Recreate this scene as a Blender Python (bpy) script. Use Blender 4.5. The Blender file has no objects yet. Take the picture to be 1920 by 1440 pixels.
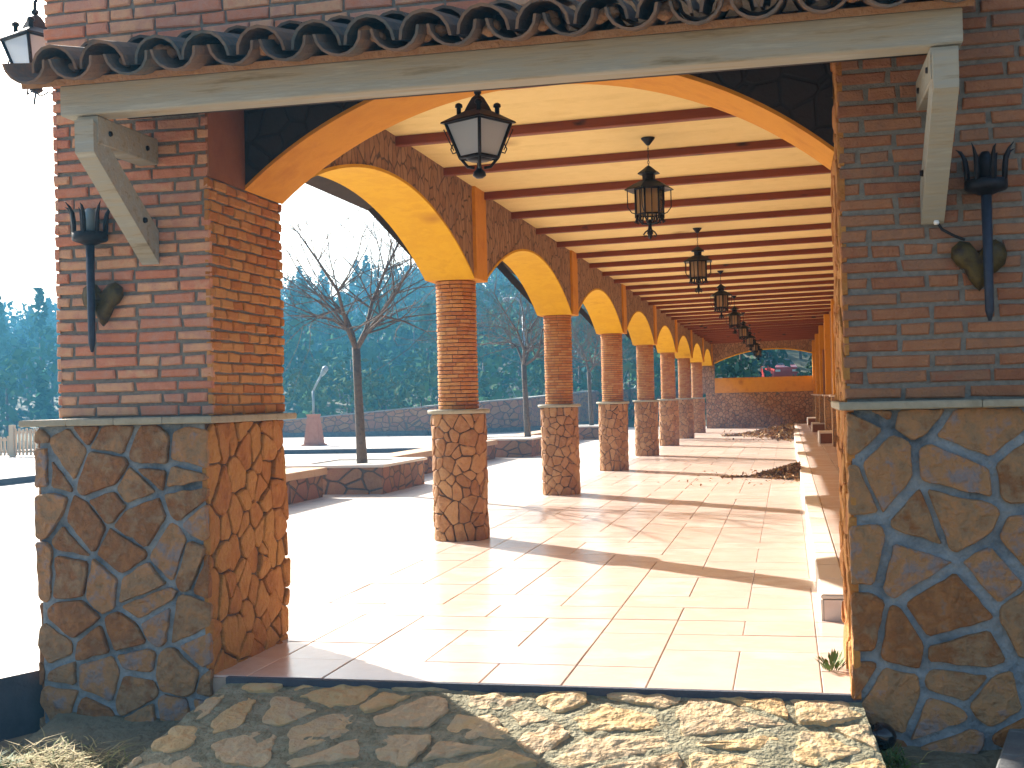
import bpy, math, random
from mathutils import Vector, Matrix, noise
R = math.radians
C = bpy.context.scene.collection
rng = random.Random(7)

# ------------------------------------------------------------------ helpers
class MB:
    """collects polygons and links them as ONE mesh object"""
    def __init__(s): s.v=[]; s.f=[]; s.m=[]; s.s=[]
    def add(s, verts, faces, mi=0, smooth=False):
        o=len(s.v); s.v+= [tuple(v) for v in verts]
        for f in faces:
            s.f.append(tuple(i+o for i in f)); s.m.append(mi); s.s.append(smooth)
    def box(s, a, b, mi=0, ch=0.0):
        x0,y0,z0=[min(a[i],b[i]) for i in range(3)]; x1,y1,z1=[max(a[i],b[i]) for i in range(3)]
        if ch<=0:
            vs=[(x,y,z) for z in (z0,z1) for y in (y0,y1) for x in (x0,x1)]
            s.add(vs,[(0,2,3,1),(4,5,7,6),(0,1,5,4),(2,6,7,3),(0,4,6,2),(1,3,7,5)],mi)
        else:
            s.bar_prism([(x0,y0),(x1,y0),(x1,y1),(x0,y1)],z0,z1,mi,ch)
    def bar_prism(s, poly, z0, z1, mi=0, ch=0.0):
        n=len(poly); cx=sum(p[0] for p in poly)/n; cy=sum(p[1] for p in poly)/n
        def ins(d):
            out=[]
            for i in range(n):
                p=Vector(poly[i]); a=Vector(poly[i-1]); b=Vector(poly[(i+1)%n])
                e1=(a-p).normalized(); e2=(b-p).normalized()
                out.append(p+(e1+e2)*d)
            return out
        if ch>0:
            rings=[(ins(ch),z0),(poly,z0+ch),(poly,z1-ch),(ins(ch),z1)]
        else: rings=[(poly,z0),(poly,z1)]
        vs=[(p[0],p[1],z) for r,z in rings for p in r]; fs=[tuple(range(n-1,-1,-1))]
        k=len(rings)
        for j in range(k-1):
            for i in range(n):
                fs.append((j*n+i,j*n+(i+1)%n,(j+1)*n+(i+1)%n,(j+1)*n+i))
        fs.append(tuple((k-1)*n+i for i in range(n))); s.add(vs,fs,mi)
    def tube(s, pts, rad, n=8, mi=0, caps=True, smooth=True):
        pts=[Vector(p) for p in pts]
        if not hasattr(rad,'__len__'): rad=[rad]*len(pts)
        vs=[]; up=None
        for i,p in enumerate(pts):
            t=(pts[min(i+1,len(pts)-1)]-pts[max(i-1,0)]).normalized()
            if up is None or abs(up.dot(t))>.95: up=Vector((0,0,1)) if abs(t.z)<.9 else Vector((1,0,0))
            a=t.cross(up).normalized(); b=a.cross(t).normalized(); up=b
            for k in range(n):
                an=2*math.pi*k/n; vs.append(p+(a*math.cos(an)+b*math.sin(an))*rad[i])
        fs=[]
        for i in range(len(pts)-1):
            for k in range(n): fs.append((i*n+k,i*n+(k+1)%n,(i+1)*n+(k+1)%n,(i+1)*n+k))
        if caps: fs.append(tuple(range(n-1,-1,-1))); fs.append(tuple((len(pts)-1)*n+k for k in range(n)))
        s.add(vs,fs,mi,smooth)
    def lathe(s, prof, c=(0,0,0), n=24, mi=0, smooth=True, ph=0.0):
        vs=[]; fs=[]
        for r,z in prof:
            for k in range(n):
                a=2*math.pi*k/n+ph; vs.append((c[0]+r*math.cos(a),c[1]+r*math.sin(a),c[2]+z))
        for i in range(len(prof)-1):
            for k in range(n): fs.append((i*n+k,i*n+(k+1)%n,(i+1)*n+(k+1)%n,(i+1)*n+k))
        fs.append(tuple(range(n-1,-1,-1))); fs.append(tuple((len(prof)-1)*n+k for k in range(n)))
        s.add(vs,fs,mi,smooth)
    def build(s, name, mats, parent=None, loc=(0,0,0)):
        me=bpy.data.meshes.new(name); me.from_pydata(s.v,[],s.f)
        if not isinstance(mats,(list,tuple)): mats=[mats]
        for m in mats: me.materials.append(m)
        me.polygons.foreach_set('material_index',s.m); me.polygons.foreach_set('use_smooth',s.s)
        me.update(); o=bpy.data.objects.new(name,me); C.objects.link(o); o.location=loc
        if parent: o.parent=parent
        return o

def tag(o,label,cat,group=None):
    o['label']=label; o['category']=cat
    if group: o['group']=group
    return o
def thing(name,label,cat,loc=(0,0,0),group=None):
    o=bpy.data.objects.new(name,None); C.objects.link(o); o.location=loc
    o.empty_display_size=.2
    return tag(o,label,cat,group)
def struct(o): o['kind']='structure'; return o
def dup(root,loc,label,rz=0,scale=1.0):
    r=root.copy(); C.objects.link(r); r.location=loc; r['label']=label
    r.rotation_euler=(0,0,rz); r.scale=(scale,)*3
    for ch in list(root.children):
        c=ch.copy(); C.objects.link(c); c.parent=r
        for g in list(ch.children):
            d=g.copy(); C.objects.link(d); d.parent=c
    return r

# ------------------------------------------------------------------ materials
def mat(name, cols, rough=.8, scale=6.0, mixn=.35, bump=.0, bscale=60., spec=.3, island=True, metal=0.0, detail=8.0, stretch=None):
    """colour = ramp over (random per island + noise); bump from noise"""
    m=bpy.data.materials.new(name); m.use_nodes=True; nt=m.node_tree; N=nt.nodes; L=nt.links
    b=N['Principled BSDF']; b.inputs['Roughness'].default_value=rough; b.inputs['Metallic'].default_value=metal
    b.inputs['Specular IOR Level'].default_value=spec
    tc=N.new('ShaderNodeTexCoord'); no=N.new('ShaderNodeTexNoise'); no.inputs['Scale'].default_value=scale
    no.inputs['Detail'].default_value=detail; no.inputs['Roughness'].default_value=.62
    src=tc.outputs['Object']
    if stretch:
        mp=N.new('ShaderNodeMapping'); mp.inputs['Scale'].default_value=stretch; L.new(src,mp.inputs['Vector']); src=mp.outputs['Vector']
    L.new(src,no.inputs['Vector'])
    ramp=N.new('ShaderNodeValToRGB'); el=ramp.color_ramp.elements
    k=len(cols)
    while len(el)<k: el.new(.5)
    for i,c in enumerate(cols): el[i].position=i/max(1,k-1); el[i].color=(*c,1)
    mr=N.new('ShaderNodeMapRange'); mr.inputs['From Min'].default_value=.28; mr.inputs['From Max'].default_value=.72
    L.new(no.outputs['Fac'],mr.inputs['Value'])
    if island:
        ge=N.new('ShaderNodeNewGeometry'); mx=N.new('ShaderNodeMix'); mx.data_type='FLOAT'
        mx.inputs['Factor'].default_value=mixn
        L.new(ge.outputs['Random Per Island'],mx.inputs[2]); L.new(mr.outputs['Result'],mx.inputs[3])
        L.new(mx.outputs[0],ramp.inputs['Fac'])
    else: L.new(mr.outputs['Result'],ramp.inputs['Fac'])
    L.new(ramp.outputs['Color'],b.inputs['Base Color'])
    if bump>0:
        n2=N.new('ShaderNodeTexNoise'); n2.inputs['Scale'].default_value=bscale; n2.inputs['Detail'].default_value=6
        L.new(src,n2.inputs['Vector'])
        bp=N.new('ShaderNodeBump'); bp.inputs['Strength'].default_value=1.0; bp.inputs['Distance'].default_value=bump
        L.new(n2.outputs['Fac'],bp.inputs['Height']); L.new(bp.outputs['Normal'],b.inputs['Normal'])
    m['ramp']=0
    return m

def stonetex(name, cols, mortar, scale=9.0, rough=.85, bump=.02, gap=.06, squash=(1,1,1)):
    """random rubble: voronoi cells with mortar joints, for distant or grazing walls"""
    m=mat(name,cols,rough,scale=14,mixn=.0,island=False); nt=m.node_tree; N=nt.nodes; L=nt.links
    b=N['Principled BSDF']; tc=N.new('ShaderNodeTexCoord'); mp=N.new('ShaderNodeMapping'); mp.inputs['Scale'].default_value=squash
    L.new(tc.outputs['Object'],mp.inputs['Vector'])
    v1=N.new('ShaderNodeTexVoronoi'); v1.feature='DISTANCE_TO_EDGE'; v1.inputs['Scale'].default_value=scale
    v2=N.new('ShaderNodeTexVoronoi'); v2.inputs['Scale'].default_value=scale
    L.new(mp.outputs['Vector'],v1.inputs['Vector']); L.new(mp.outputs['Vector'],v2.inputs['Vector'])
    ramp=[n for n in N if n.type=='VALTORGB'][0]; mr=[n for n in N if n.type=='MAP_RANGE'][0]
    sx=N.new('ShaderNodeSeparateColor'); L.new(v2.outputs['Color'],sx.inputs['Color'])
    mx=N.new('ShaderNodeMix'); mx.data_type='FLOAT'; mx.inputs['Factor'].default_value=.35
    L.new(sx.outputs['Red'],mx.inputs[2]); L.new(mr.outputs['Result'],mx.inputs[3]); L.new(mx.outputs[0],ramp.inputs['Fac'])
    st=N.new('ShaderNodeMapRange'); st.inputs['From Min'].default_value=gap*.5; st.inputs['From Max'].default_value=gap*1.3
    L.new(v1.outputs['Distance'],st.inputs['Value'])
    mc=N.new('ShaderNodeMix'); mc.data_type='RGBA'; mc.inputs[6].default_value=(*mortar,1)
    L.new(st.outputs['Result'],mc.inputs['Factor']); L.new(ramp.outputs['Color'],mc.inputs[7]); L.new(mc.outputs[2],b.inputs['Base Color'])
    n2=N.new('ShaderNodeTexNoise'); n2.inputs['Scale'].default_value=35; n2.inputs['Detail'].default_value=6
    L.new(tc.outputs['Object'],n2.inputs['Vector'])
    ma=N.new('ShaderNodeMath'); ma.operation='MULTIPLY_ADD'; ma.inputs[1].default_value=.5
    L.new(n2.outputs['Fac'],ma.inputs[0]); L.new(st.outputs['Result'],ma.inputs[2])
    bp=N.new('ShaderNodeBump'); bp.inputs['Distance'].default_value=bump; L.new(ma.outputs[0],bp.inputs['Height']); L.new(bp.outputs['Normal'],b.inputs['Normal'])
    return m

M={}
M['brick']=mat('brick',[(.42,.16,.11),(.53,.20,.11),(.50,.25,.17),(.62,.34,.19),(.56,.22,.13),(.45,.185,.10)],.85,scale=18,mixn=.3,bump=.006,bscale=90)
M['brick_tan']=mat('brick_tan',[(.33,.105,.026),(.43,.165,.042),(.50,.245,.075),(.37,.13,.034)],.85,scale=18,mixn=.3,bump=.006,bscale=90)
M['brick_shaded']=mat('brick_shaded',[(.20,.075,.04),(.28,.115,.055),(.34,.155,.075),(.25,.13,.075),(.30,.10,.05)],.88,scale=18,mixn=.35,bump=.007,bscale=90)  # right pier's coarser brick, darkened: its shade is put into the colour
M['mortar']=mat('mortar',[(.15,.14,.115),(.25,.235,.20)],.95,scale=30,bump=.006,bscale=120,island=False)
M['mortar_dark']=mat('mortar_dark',[(.10,.055,.028),(.16,.095,.05)],.95,scale=30,bump=.006,bscale=120,island=False)
M['stone_front']=mat('stone_front',[(.17,.15,.14),(.31,.14,.05),(.22,.095,.035),(.27,.17,.09),(.37,.19,.08),(.22,.19,.185),(.32,.155,.06)],.88,scale=13,mixn=.5,bump=.03,bscale=26)
M['stone_mortar']=mat('stone_mortar',[(.07,.085,.095),(.17,.20,.22),(.27,.30,.31),(.20,.22,.22)],.95,scale=6,bump=.02,bscale=40,island=False)
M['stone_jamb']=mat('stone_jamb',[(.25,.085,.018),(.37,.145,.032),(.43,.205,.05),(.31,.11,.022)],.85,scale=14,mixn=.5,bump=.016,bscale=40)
M['stone_col']=mat('stone_col',[(.22,.09,.028),(.33,.145,.05),(.41,.215,.085),(.28,.12,.04),(.36,.18,.065)],.82,scale=12,mixn=.35,bump=.01,bscale=35)
M['stone_step']=mat('stone_step',[(.46,.28,.12),(.58,.38,.17),(.52,.38,.22),(.48,.27,.11)],.8,scale=10,mixn=.55,bump=.03,bscale=22)
M['step_mortar']=mat('step_mortar',[(.17,.15,.085),(.28,.25,.155),(.37,.34,.23)],.95,scale=16,bump=.03,bscale=45,island=False)
M['rubble']=stonetex('rubble',[(.20,.08,.035),(.30,.14,.06),(.38,.21,.10),(.24,.12,.07)],(.12,.085,.06),scale=8,bump=.02,gap=.05,squash=(1,1,.9))
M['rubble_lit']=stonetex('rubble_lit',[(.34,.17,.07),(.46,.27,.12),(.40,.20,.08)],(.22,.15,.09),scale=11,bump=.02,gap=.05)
M['rubble_wall']=stonetex('rubble_wall',[(.28,.13,.065),(.37,.20,.10),(.33,.15,.09),(.23,.14,.085)],(.16,.12,.09),scale=3.4,bump=.04,gap=.05,squash=(1,1,1.5))
M['slate']=stonetex('slate',[(.20,.10,.055),(.28,.15,.08),(.34,.20,.11),(.22,.13,.09)],(.12,.08,.055),scale=9,bump=.02,gap=.05,squash=(1.3,1.3,.75))
M['slate_shaded']=stonetex('slate_shaded',[(.022,.016,.014),(.032,.024,.02),(.027,.02,.017)],(.022,.017,.014),scale=7,bump=.01,gap=.05)  # entrance spandrel: shade of the recess put into a near-black colour
M['yellow']=mat('yellow_plaster',[(.50,.26,.008),(.61,.345,.012),(.56,.305,.010),(.65,.38,.018)],.9,scale=3.5,bump=.003,bscale=45,island=False)
M['orange']=mat('orange_plaster',[(.46,.175,.014),(.58,.255,.022),(.52,.215,.018)],.9,scale=4,bump=.003,bscale=45,island=False)
M['ceil']=mat('ceiling_boards',[(.58,.43,.16),(.68,.52,.215),(.63,.475,.185)],.8,scale=7,mixn=.5,bump=.002,bscale=30)
M['beam']=mat('beam_wood',[(.07,.012,.003),(.14,.028,.006),(.18,.042,.010),(.11,.02,.005)],.6,scale=5,mixn=.6,bump=.003,bscale=14,spec=.35,stretch=(.35,4,4))
M['tile']=mat('floor_tile',[(.62,.47,.385),(.69,.555,.475),(.65,.50,.415),(.73,.62,.545),(.57,.41,.325)],.22,scale=2.6,mixn=.55,bump=.0012,bscale=9,spec=.55)
M['grout']=mat('grout',[(.30,.235,.18),(.40,.32,.25)],.9,scale=20,island=False)
M['bench_tile']=mat('bench_tile',[(.50,.30,.16),(.58,.38,.22),(.54,.33,.18)],.7,scale=6,mixn=.4,bump=.002)
M['kerb_tile']=mat('kerb_tile',[(.66,.56,.46),(.72,.63,.53)],.5,scale=6,mixn=.4,bump=.001)
M['ledge']=mat('ledge_tile',[(.26,.23,.16),(.35,.31,.22),(.30,.27,.20)],.75,scale=14,bump=.004,bscale=50,island=False)
M['wallbrown']=stonetex('wall_brown',[(.32,.13,.05),(.42,.20,.08),(.36,.16,.06)],(.20,.11,.06),scale=7,bump=.01,gap=.04)
M['doorwood']=mat('door_wood',[(.20,.07,.03),(.28,.11,.045)],.6,scale=6,bump=.002,island=False)
M['paint']=mat('weathered_paint',[(.22,.18,.11),(.36,.33,.25),(.33,.33,.28),(.43,.42,.35)],.75,scale=5,bump=.004,bscale=14,island=False,stretch=(.5,5,5))
M['iron']=mat('black_iron',[(.012,.012,.014),(.03,.03,.035)],.5,scale=30,metal=.6,bump=.001,island=False)
M['ironblue']=mat('grey_iron',[(.03,.035,.05),(.05,.06,.085)],.5,scale=30,metal=.4,bump=.001,island=False)
M['ironleaf']=mat('leaf_iron',[(.02,.012,.01),(.09,.06,.012),(.03,.02,.02)],.5,scale=18,metal=.3,bump=.002,island=False)
M['rooft']=mat('roof_tile',[(.05,.05,.05),(.10,.08,.065),(.20,.12,.075),(.08,.09,.085),(.26,.16,.10)],.9,scale=10,mixn=.4,bump=.006,bscale=50)
M['roofmortar']=mat('roof_mortar',[(.30,.15,.07),(.36,.22,.12)],.95,scale=20,bump=.01,island=False)
M['dark']=mat('dark_boards',[(.03,.022,.018),(.05,.035,.028)],.9,scale=10,island=False)
M['terr']=mat('terrace_paving',[(.46,.39,.32),(.56,.49,.42),(.51,.44,.37),(.42,.35,.28)],.6,scale=.7,mixn=0,island=False)
M['kerbdark']=mat('terrace_edge',[(.05,.055,.07),(.08,.085,.10)],.8,scale=9,bump=.006,island=False)
M['soil']=mat('soil',[(.08,.065,.042),(.19,.165,.105),(.14,.125,.08)],.95,scale=5,bump=.03,bscale=25,island=False)
M['concrete']=mat('concrete',[(.20,.20,.18),(.30,.30,.27)],.9,scale=8,bump=.008,bscale=40,island=False)
M['concrete_dark']=mat('concrete_dark',[(.09,.09,.09),(.16,.16,.15)],.9,scale=8,bump=.008,bscale=40,island=False)
M['straw']=mat('straw',[(.30,.22,.09),(.48,.36,.16),(.20,.22,.06),(.40,.26,.12)],.8,scale=2,mixn=.1)
M['weed']=mat('weed',[(.05,.11,.02),(.09,.16,.03),(.13,.17,.05)],.7,scale=2,mixn=.1)
M['deadleaf']=mat('dead_leaf',[(.16,.07,.025),(.30,.15,.05),(.42,.26,.10),(.10,.05,.025),(.50,.36,.17)],.8,scale=2,mixn=.1)
M['bark']=mat('bark',[(.075,.052,.038),(.13,.095,.07),(.06,.045,.035)],.9,scale=12,bump=.008,bscale=40,island=False)
M['foliage']=mat('foliage',[(.012,.05,.045),(.028,.095,.06),(.055,.14,.06),(.09,.165,.065),(.035,.10,.09),(.06,.09,.09)],1.0,scale=.16,mixn=.8,spec=0.0)  # blue-green woods, tinted bluer to carry part of the distance haze
M['shrub']=mat('shrub_leaf',[(.03,.065,.028),(.055,.105,.04),(.08,.125,.05)],.95,scale=1.2,mixn=.4,spec=0.05)
M['agave']=mat('agave_leaf',[(.10,.18,.15),(.16,.25,.20)],.6,scale=2,mixn=.3)
M['hill']=mat('hill_ground',[(.035,.055,.022),(.075,.075,.035),(.05,.065,.025)],.95,scale=.12,island=False)
M['ground']=mat('ground_soil',[(.25,.19,.12),(.32,.25,.17)],.95,scale=.5,island=False)
M['fence']=mat('fence_wood',[(.46,.32,.18),(.58,.44,.28)],.7,scale=6,mixn=.3,bump=.003)
M['postwhite']=mat('pole_paint',[(.17,.23,.26),(.22,.29,.32)],.45,scale=8,island=False,metal=.1)
M['pedestal']=mat('pedestal_brick',[(.34,.14,.08),(.44,.20,.12)],.85,scale=8,bump=.01,island=False)
M['carred']=mat('red_car_paint',[(.45,.02,.012),(.55,.035,.02)],.3,scale=2,island=False,spec=.5)
M['rubber']=mat('rubber',[(.012,.012,.012),(.02,.02,.02)],.8,scale=9,island=False)
M['carglass']=mat('car_glass',[(.015,.02,.025),(.03,.035,.04)],.08,scale=2,island=False,spec=.5)
M['carlamp']=mat('car_lamp',[(.75,.75,.75),(.85,.85,.85)],.2,scale=2,island=False)
M['blackglass']=mat('black_gloss',[(.004,.004,.006),(.01,.01,.015)],.05,scale=2,island=False,spec=.6)
M['white']=mat('white_plastic',[(.75,.75,.72),(.82,.82,.8)],.5,scale=5,island=False)

def spots(m,scale,stretch,r0,r1,dark):
    nt=m.node_tree; N=nt.nodes; L=nt.links; b=N['Principled BSDF']; lk=b.inputs['Base Color'].links[0]; src=lk.from_socket
    tc=N.new('ShaderNodeTexCoord'); mp=N.new('ShaderNodeMapping'); mp.inputs['Scale'].default_value=stretch
    no=N.new('ShaderNodeTexNoise'); no.inputs['Scale'].default_value=6; ad=N.new('ShaderNodeMix'); ad.data_type='VECTOR'; ad.inputs['Factor'].default_value=.12
    L.new(tc.outputs['Object'],mp.inputs['Vector']); L.new(mp.outputs['Vector'],no.inputs['Vector']); L.new(mp.outputs['Vector'],ad.inputs[4]); L.new(no.outputs['Color'],ad.inputs[5])
    vo=N.new('ShaderNodeTexVoronoi'); vo.inputs['Scale'].default_value=scale; L.new(ad.outputs[1],vo.inputs['Vector'])
    mr=N.new('ShaderNodeMapRange'); mr.inputs['From Min'].default_value=r0; mr.inputs['From Max'].default_value=r1; L.new(vo.outputs['Distance'],mr.inputs['Value'])
    mx=N.new('ShaderNodeMix'); mx.data_type='RGBA'; L.new(mr.outputs['Result'],mx.inputs['Factor']); mx.inputs[6].default_value=(*dark,1); L.new(src,mx.inputs[7]); L.new(mx.outputs[2],b.inputs['Base Color'])
spots(M['beam'],2.6,(1,2.2,2.2),.08,.17,(.018,.006,.003))
spots(M['ceil'],1.3,(1,1,1),.03,.16,(.42,.28,.10))
spots(M['yellow'],1.6,(1,1,.6),.03,.22,(.40,.19,.012))
spots(M['orange'],1.9,(1,1,.6),.03,.20,(.36,.13,.015))
def glass(name,col,alpha):
    m=bpy.data.materials.new(name); m.use_nodes=True; nt=m.node_tree; N=nt.nodes; L=nt.links
    b=N['Principled BSDF']; b.inputs['Base Color'].default_value=(*col,1); b.inputs['Roughness'].default_value=.18
    tc=N.new('ShaderNodeTexCoord'); no=N.new('ShaderNodeTexNoise'); no.inputs['Scale'].default_value=14; L.new(tc.outputs['Object'],no.inputs['Vector'])
    bp=N.new('ShaderNodeBump'); bp.inputs['Distance'].default_value=.003; L.new(no.outputs['Fac'],bp.inputs['Height']); L.new(bp.outputs['Normal'],b.inputs['Normal'])
    tr=N.new('ShaderNodeBsdfTransparent'); tr.inputs['Color'].default_value=(.85,.85,.8,1)
    mx=N.new('ShaderNodeMixShader'); mx.inputs[0].default_value=alpha
    out=N['Material Output']; L.new(tr.outputs[0],mx.inputs[1]); L.new(b.outputs[0],mx.inputs[2]); L.new(mx.outputs[0],out.inputs['Surface'])
    return m
M['pane']=glass('frosted_pane',(.50,.60,.72),.85)
M['pane_amber']=glass('amber_pane',(.34,.22,.11),.7)

# floor/terrace brick joints for the terrace paving
def paving(m,col2,w,h):
    nt=m.node_tree; N=nt.nodes; L=nt.links; b=N['Principled BSDF']
    tc=N.new('ShaderNodeTexCoord'); bt=N.new('ShaderNodeTexBrick'); bt.inputs['Scale'].default_value=1
    bt.inputs['Brick Width'].default_value=w; bt.inputs['Row Height'].default_value=h; bt.inputs['Mortar Size'].default_value=.006
    L.new(tc.outputs['Object'],bt.inputs['Vector'])
    ramp=[n for n in N if n.type=='VALTORGB'][0]
    L.new(ramp.outputs['Color'],bt.inputs['Color1']); L.new(ramp.outputs['Color'],bt.inputs['Color2']); bt.inputs['Mortar'].default_value=(*col2,1)
    L.new(bt.outputs['Color'],b.inputs['Base Color'])
paving(M['terr'],(.22,.17,.13),.75,.4)

# ------------------------------------------------------------------ masonry generators
def plane_map(o,u,v,n):
    o,u,v,n=Vector(o),Vector(u),Vector(v),Vector(n)
    return lambda a,b,t: o+u*a+v*b+n*t
def bricks(mb, mp, W, H, ch, bl, joint=.011, t=.02, mi=0, rg=rng, jit=.0045, skip=None, start=0):
    """running-bond bricks with chamfered handmade edges on a mapped plane"""
    rows=int(round(H/ch)); ch=H/rows
    for r in range(rows):
        a=-bl*(.5 if (r+start)%2 else 0)-rg.uniform(0,.02)
        while a<W:
            L=bl*rg.choice((1,1,1,.52,1,.92)) if bl>.15 else bl*rg.uniform(.9,1.1)
            a0=max(a,0); a1=min(a+L-joint,W); b0=r*ch+joint*.5; b1=(r+1)*ch-joint*.5
            a+=L
            if a1-a0<.025: continue
            if skip and skip((a0+a1)/2,(b0+b1)/2): continue
            tt=t+rg.uniform(-.004,.004); c=.006
            j=lambda: rg.uniform(-jit,jit)
            P=[(a0+j(),b0+j()),(a1+j(),b0+j()),(a1+j(),b1+j()),(a0+j(),b1+j())]
            cx=(a0+a1)/2; cy=(b0+b1)/2
            vs=[mp(x,y,-.012) for x,y in P]+[mp(x,y,tt-c) for x,y in P]+[mp(x+(c if x<cx else -c),y+(c if y<cy else -c),tt+rg.uniform(-.0015,.0015)) for x,y in P]
            fs=[(0,1,5,4),(1,2,6,5),(2,3,7,6),(3,0,4,7),(4,5,9,8),(5,6,10,9),(6,7,11,10),(7,4,8,11),(8,9,10,11)]
            mb.add(vs,fs,mi)
def clip(poly,nx,ny,d):
    out=[]
    for i in range(len(poly)):
        p=poly[i]; q=poly[(i+1)%len(poly)]
        a=nx*p[0]+ny*p[1]-d; b=nx*q[0]+ny*q[1]-d
        if a<=0: out.append(p)
        if a*b<0:
            t=a/(a-b); out.append((p[0]+(q[0]-p[0])*t,p[1]+(q[1]-p[1])*t))
    return out
def cells(W,H,s,gap,asp=1.0,rg=rng,wrap=False,jit=.42,edge=0.0):
    """voronoi flagstone outlines; asp>1 makes tall stones"""
    su=s/math.sqrt(asp); sv=s*math.sqrt(asp); nu=max(2,round(W/su)); nv=max(2,round(H/sv)); S=[]
    for j in range(-1 if not wrap else 0,nv+1 if not wrap else nv):
        for i in range(-1 if not wrap else 0,nu+1 if not wrap else nu):
            S.append(((i+.5+(.25 if j%2 else -.25)+rg.uniform(-jit,jit))*W/nu,(j+.5+rg.uniform(-jit,jit))*H/nv))
    S=[p for p in S if rg.random()>.10]
    S=[(p[0],p[1],(rg.random()**2)*(.55*s)**2) for p in S]
    base=list(S)
    if wrap: S=S+[(x-W,y,q) for x,y,q in base]+[(x+W,y,q) for x,y,q in base]
    out=[]
    for p in base:
        if wrap: poly=[(p[0]-W/2,0),(p[0]+W/2,0),(p[0]+W/2,H),(p[0]-W/2,H)]
        else: poly=[(edge,0),(W-edge,0),(W-edge,H),(edge,H)]
        for q in S:
            if q==p: continue
            dx=q[0]-p[0]; dy=q[1]-p[1]; d=math.hypot(dx,dy)
            if d>5*s: continue
            nx,ny=dx/d,dy/d; g=gap*rg.uniform(.2,.85)-(p[2]-q[2])/(2*d)
            poly=clip(poly,nx,ny,nx*p[0]+ny*p[1]+d/2-g)
            if len(poly)<3: break
        if len(poly)>=3:
            A=abs(sum(poly[i-1][0]*poly[i][1]-poly[i][0]*poly[i-1][1] for i in range(len(poly))))/2
            if A>.0012: out.append(poly)
    return out
def stones(mb, mp, polys, t=.022, mi=0, rg=rng, seg=.035, rnd=True, dome=.0015, soft=.005, rough=.006, irr=.006):
    for poly in polys:
        n=len(poly)
        if rnd:
            P=[]
            for i in range(n):
                p=poly[i]; q=poly[(i+1)%n]; f=min(.3,.011/max(.02,math.hypot(q[0]-p[0],q[1]-p[1])))
                P+= [(p[0]+(q[0]-p[0])*f,p[1]+(q[1]-p[1])*f),(p[0]+(q[0]-p[0])*(1-f),p[1]+(q[1]-p[1])*(1-f))]
            poly=P; n=len(poly)
        Q=[]
        for i in range(n):
            p=poly[i]; q=poly[(i+1)%n]; k=max(1,int(math.hypot(q[0]-p[0],q[1]-p[1])/seg))
            for m in range(k): Q.append((p[0]+(q[0]-p[0])*m/k+(rg.uniform(-.003,.003) if m else 0),p[1]+(q[1]-p[1])*m/k+(rg.uniform(-.003,.003) if m else 0)))
        sd=rg.random()*50
        Q=[(x+irr*noise.noise(Vector((x*19,y*19,sd))),y+irr*noise.noise(Vector((x*19,y*19,sd+9)))) for x,y in Q]
        n=len(Q); cx=sum(q[0] for q in Q)/n; cy=sum(q[1] for q in Q)/n
        rr=sum(math.hypot(q[0]-cx,q[1]-cy) for q in Q)/n
        th=t*rg.uniform(.55,1.4); tx=rg.uniform(-.05,.05); ty=rg.uniform(-.05,.05)
        def h(x,y,k): return th*k+tx*(x-cx)+ty*(y-cy)+rough*noise.noise(Vector((x*16,y*16,th*900)))
        s1=max(.5,1-soft/rr)
        rings=[[(q[0],q[1],-.01) for q in Q],[(q[0],q[1],h(q[0],q[1],.72)) for q in Q]]
        for sc,hh in ((s1,1.0),(s1*.55,1.0+dome/t)):
            rings.append([(cx+(q[0]-cx)*sc,cy+(q[1]-cy)*sc,h(cx+(q[0]-cx)*sc,cy+(q[1]-cy)*sc,hh)) for q in Q])
        vs=[mp(*p) for r in rings for p in r]+[mp(cx,cy,h(cx,cy,1+dome/t))]
        fs=[]
        for j in range(3):
            for i in range(n): fs.append((j*n+i,j*n+(i+1)%n,(j+1)*n+(i+1)%n,(j+1)*n+i))
        for i in range(n): fs.append((3*n+i,3*n+(i+1)%n,4*n))
        mb.add(vs,fs,mi,False)

# ------------------------------------------------------------------ key dimensions (metres)
XC,Y1,S=-2.912,10.726,5.03           # colonnade axis, first column, bay
YF,YM,YB=5.29,5.69,6.15              # gable front: pier face, arch wall face, back
XL,XR=-2.63,.235                     # jambs of the front opening
XW=1.05                              # right-hand house wall
YE=Y1+7*S                            # end wall
ZS,ZA=2.33,2.85                      # spring and crown of arches
XI,XO=XC+.22,XC-.22                  # inner / outer faces of the arcade wall
ZB,ZCL=3.12,3.186                     # beam soffit, ceiling

# ------------------------------------------------------------------ ground, floor, terrace
mb=MB(); mb.add([(-380,-380,-.3),(380,-380,-.3),(380,380,-.3),(-380,380,-.3)],[(0,1,2,3)])
struct(mb.build('ground',M['ground']))
# near soil in front of the gable, gently uneven
mb=MB(); nx,ny=90,50
for j in range(ny+1):
    for i in range(nx+1):
        x=-3.42+5.9*i/nx; y=3.0+2.28*j/ny
        z=-.185-.20*(5.29-y)+.02*noise.noise(Vector((x*2.2,y*2.2,3)))+.012*noise.noise(Vector((x*9,y*9,1)))
        mb.v.append((x,y,z))
for j in range(ny):
    for i in range(nx):
        a=j*(nx+1)+i; mb.f.append((a,a+1,a+nx+2,a+nx+1)); mb.m.append(0); mb.s.append(True)
struct(mb.build('soil',M['soil']))
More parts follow.
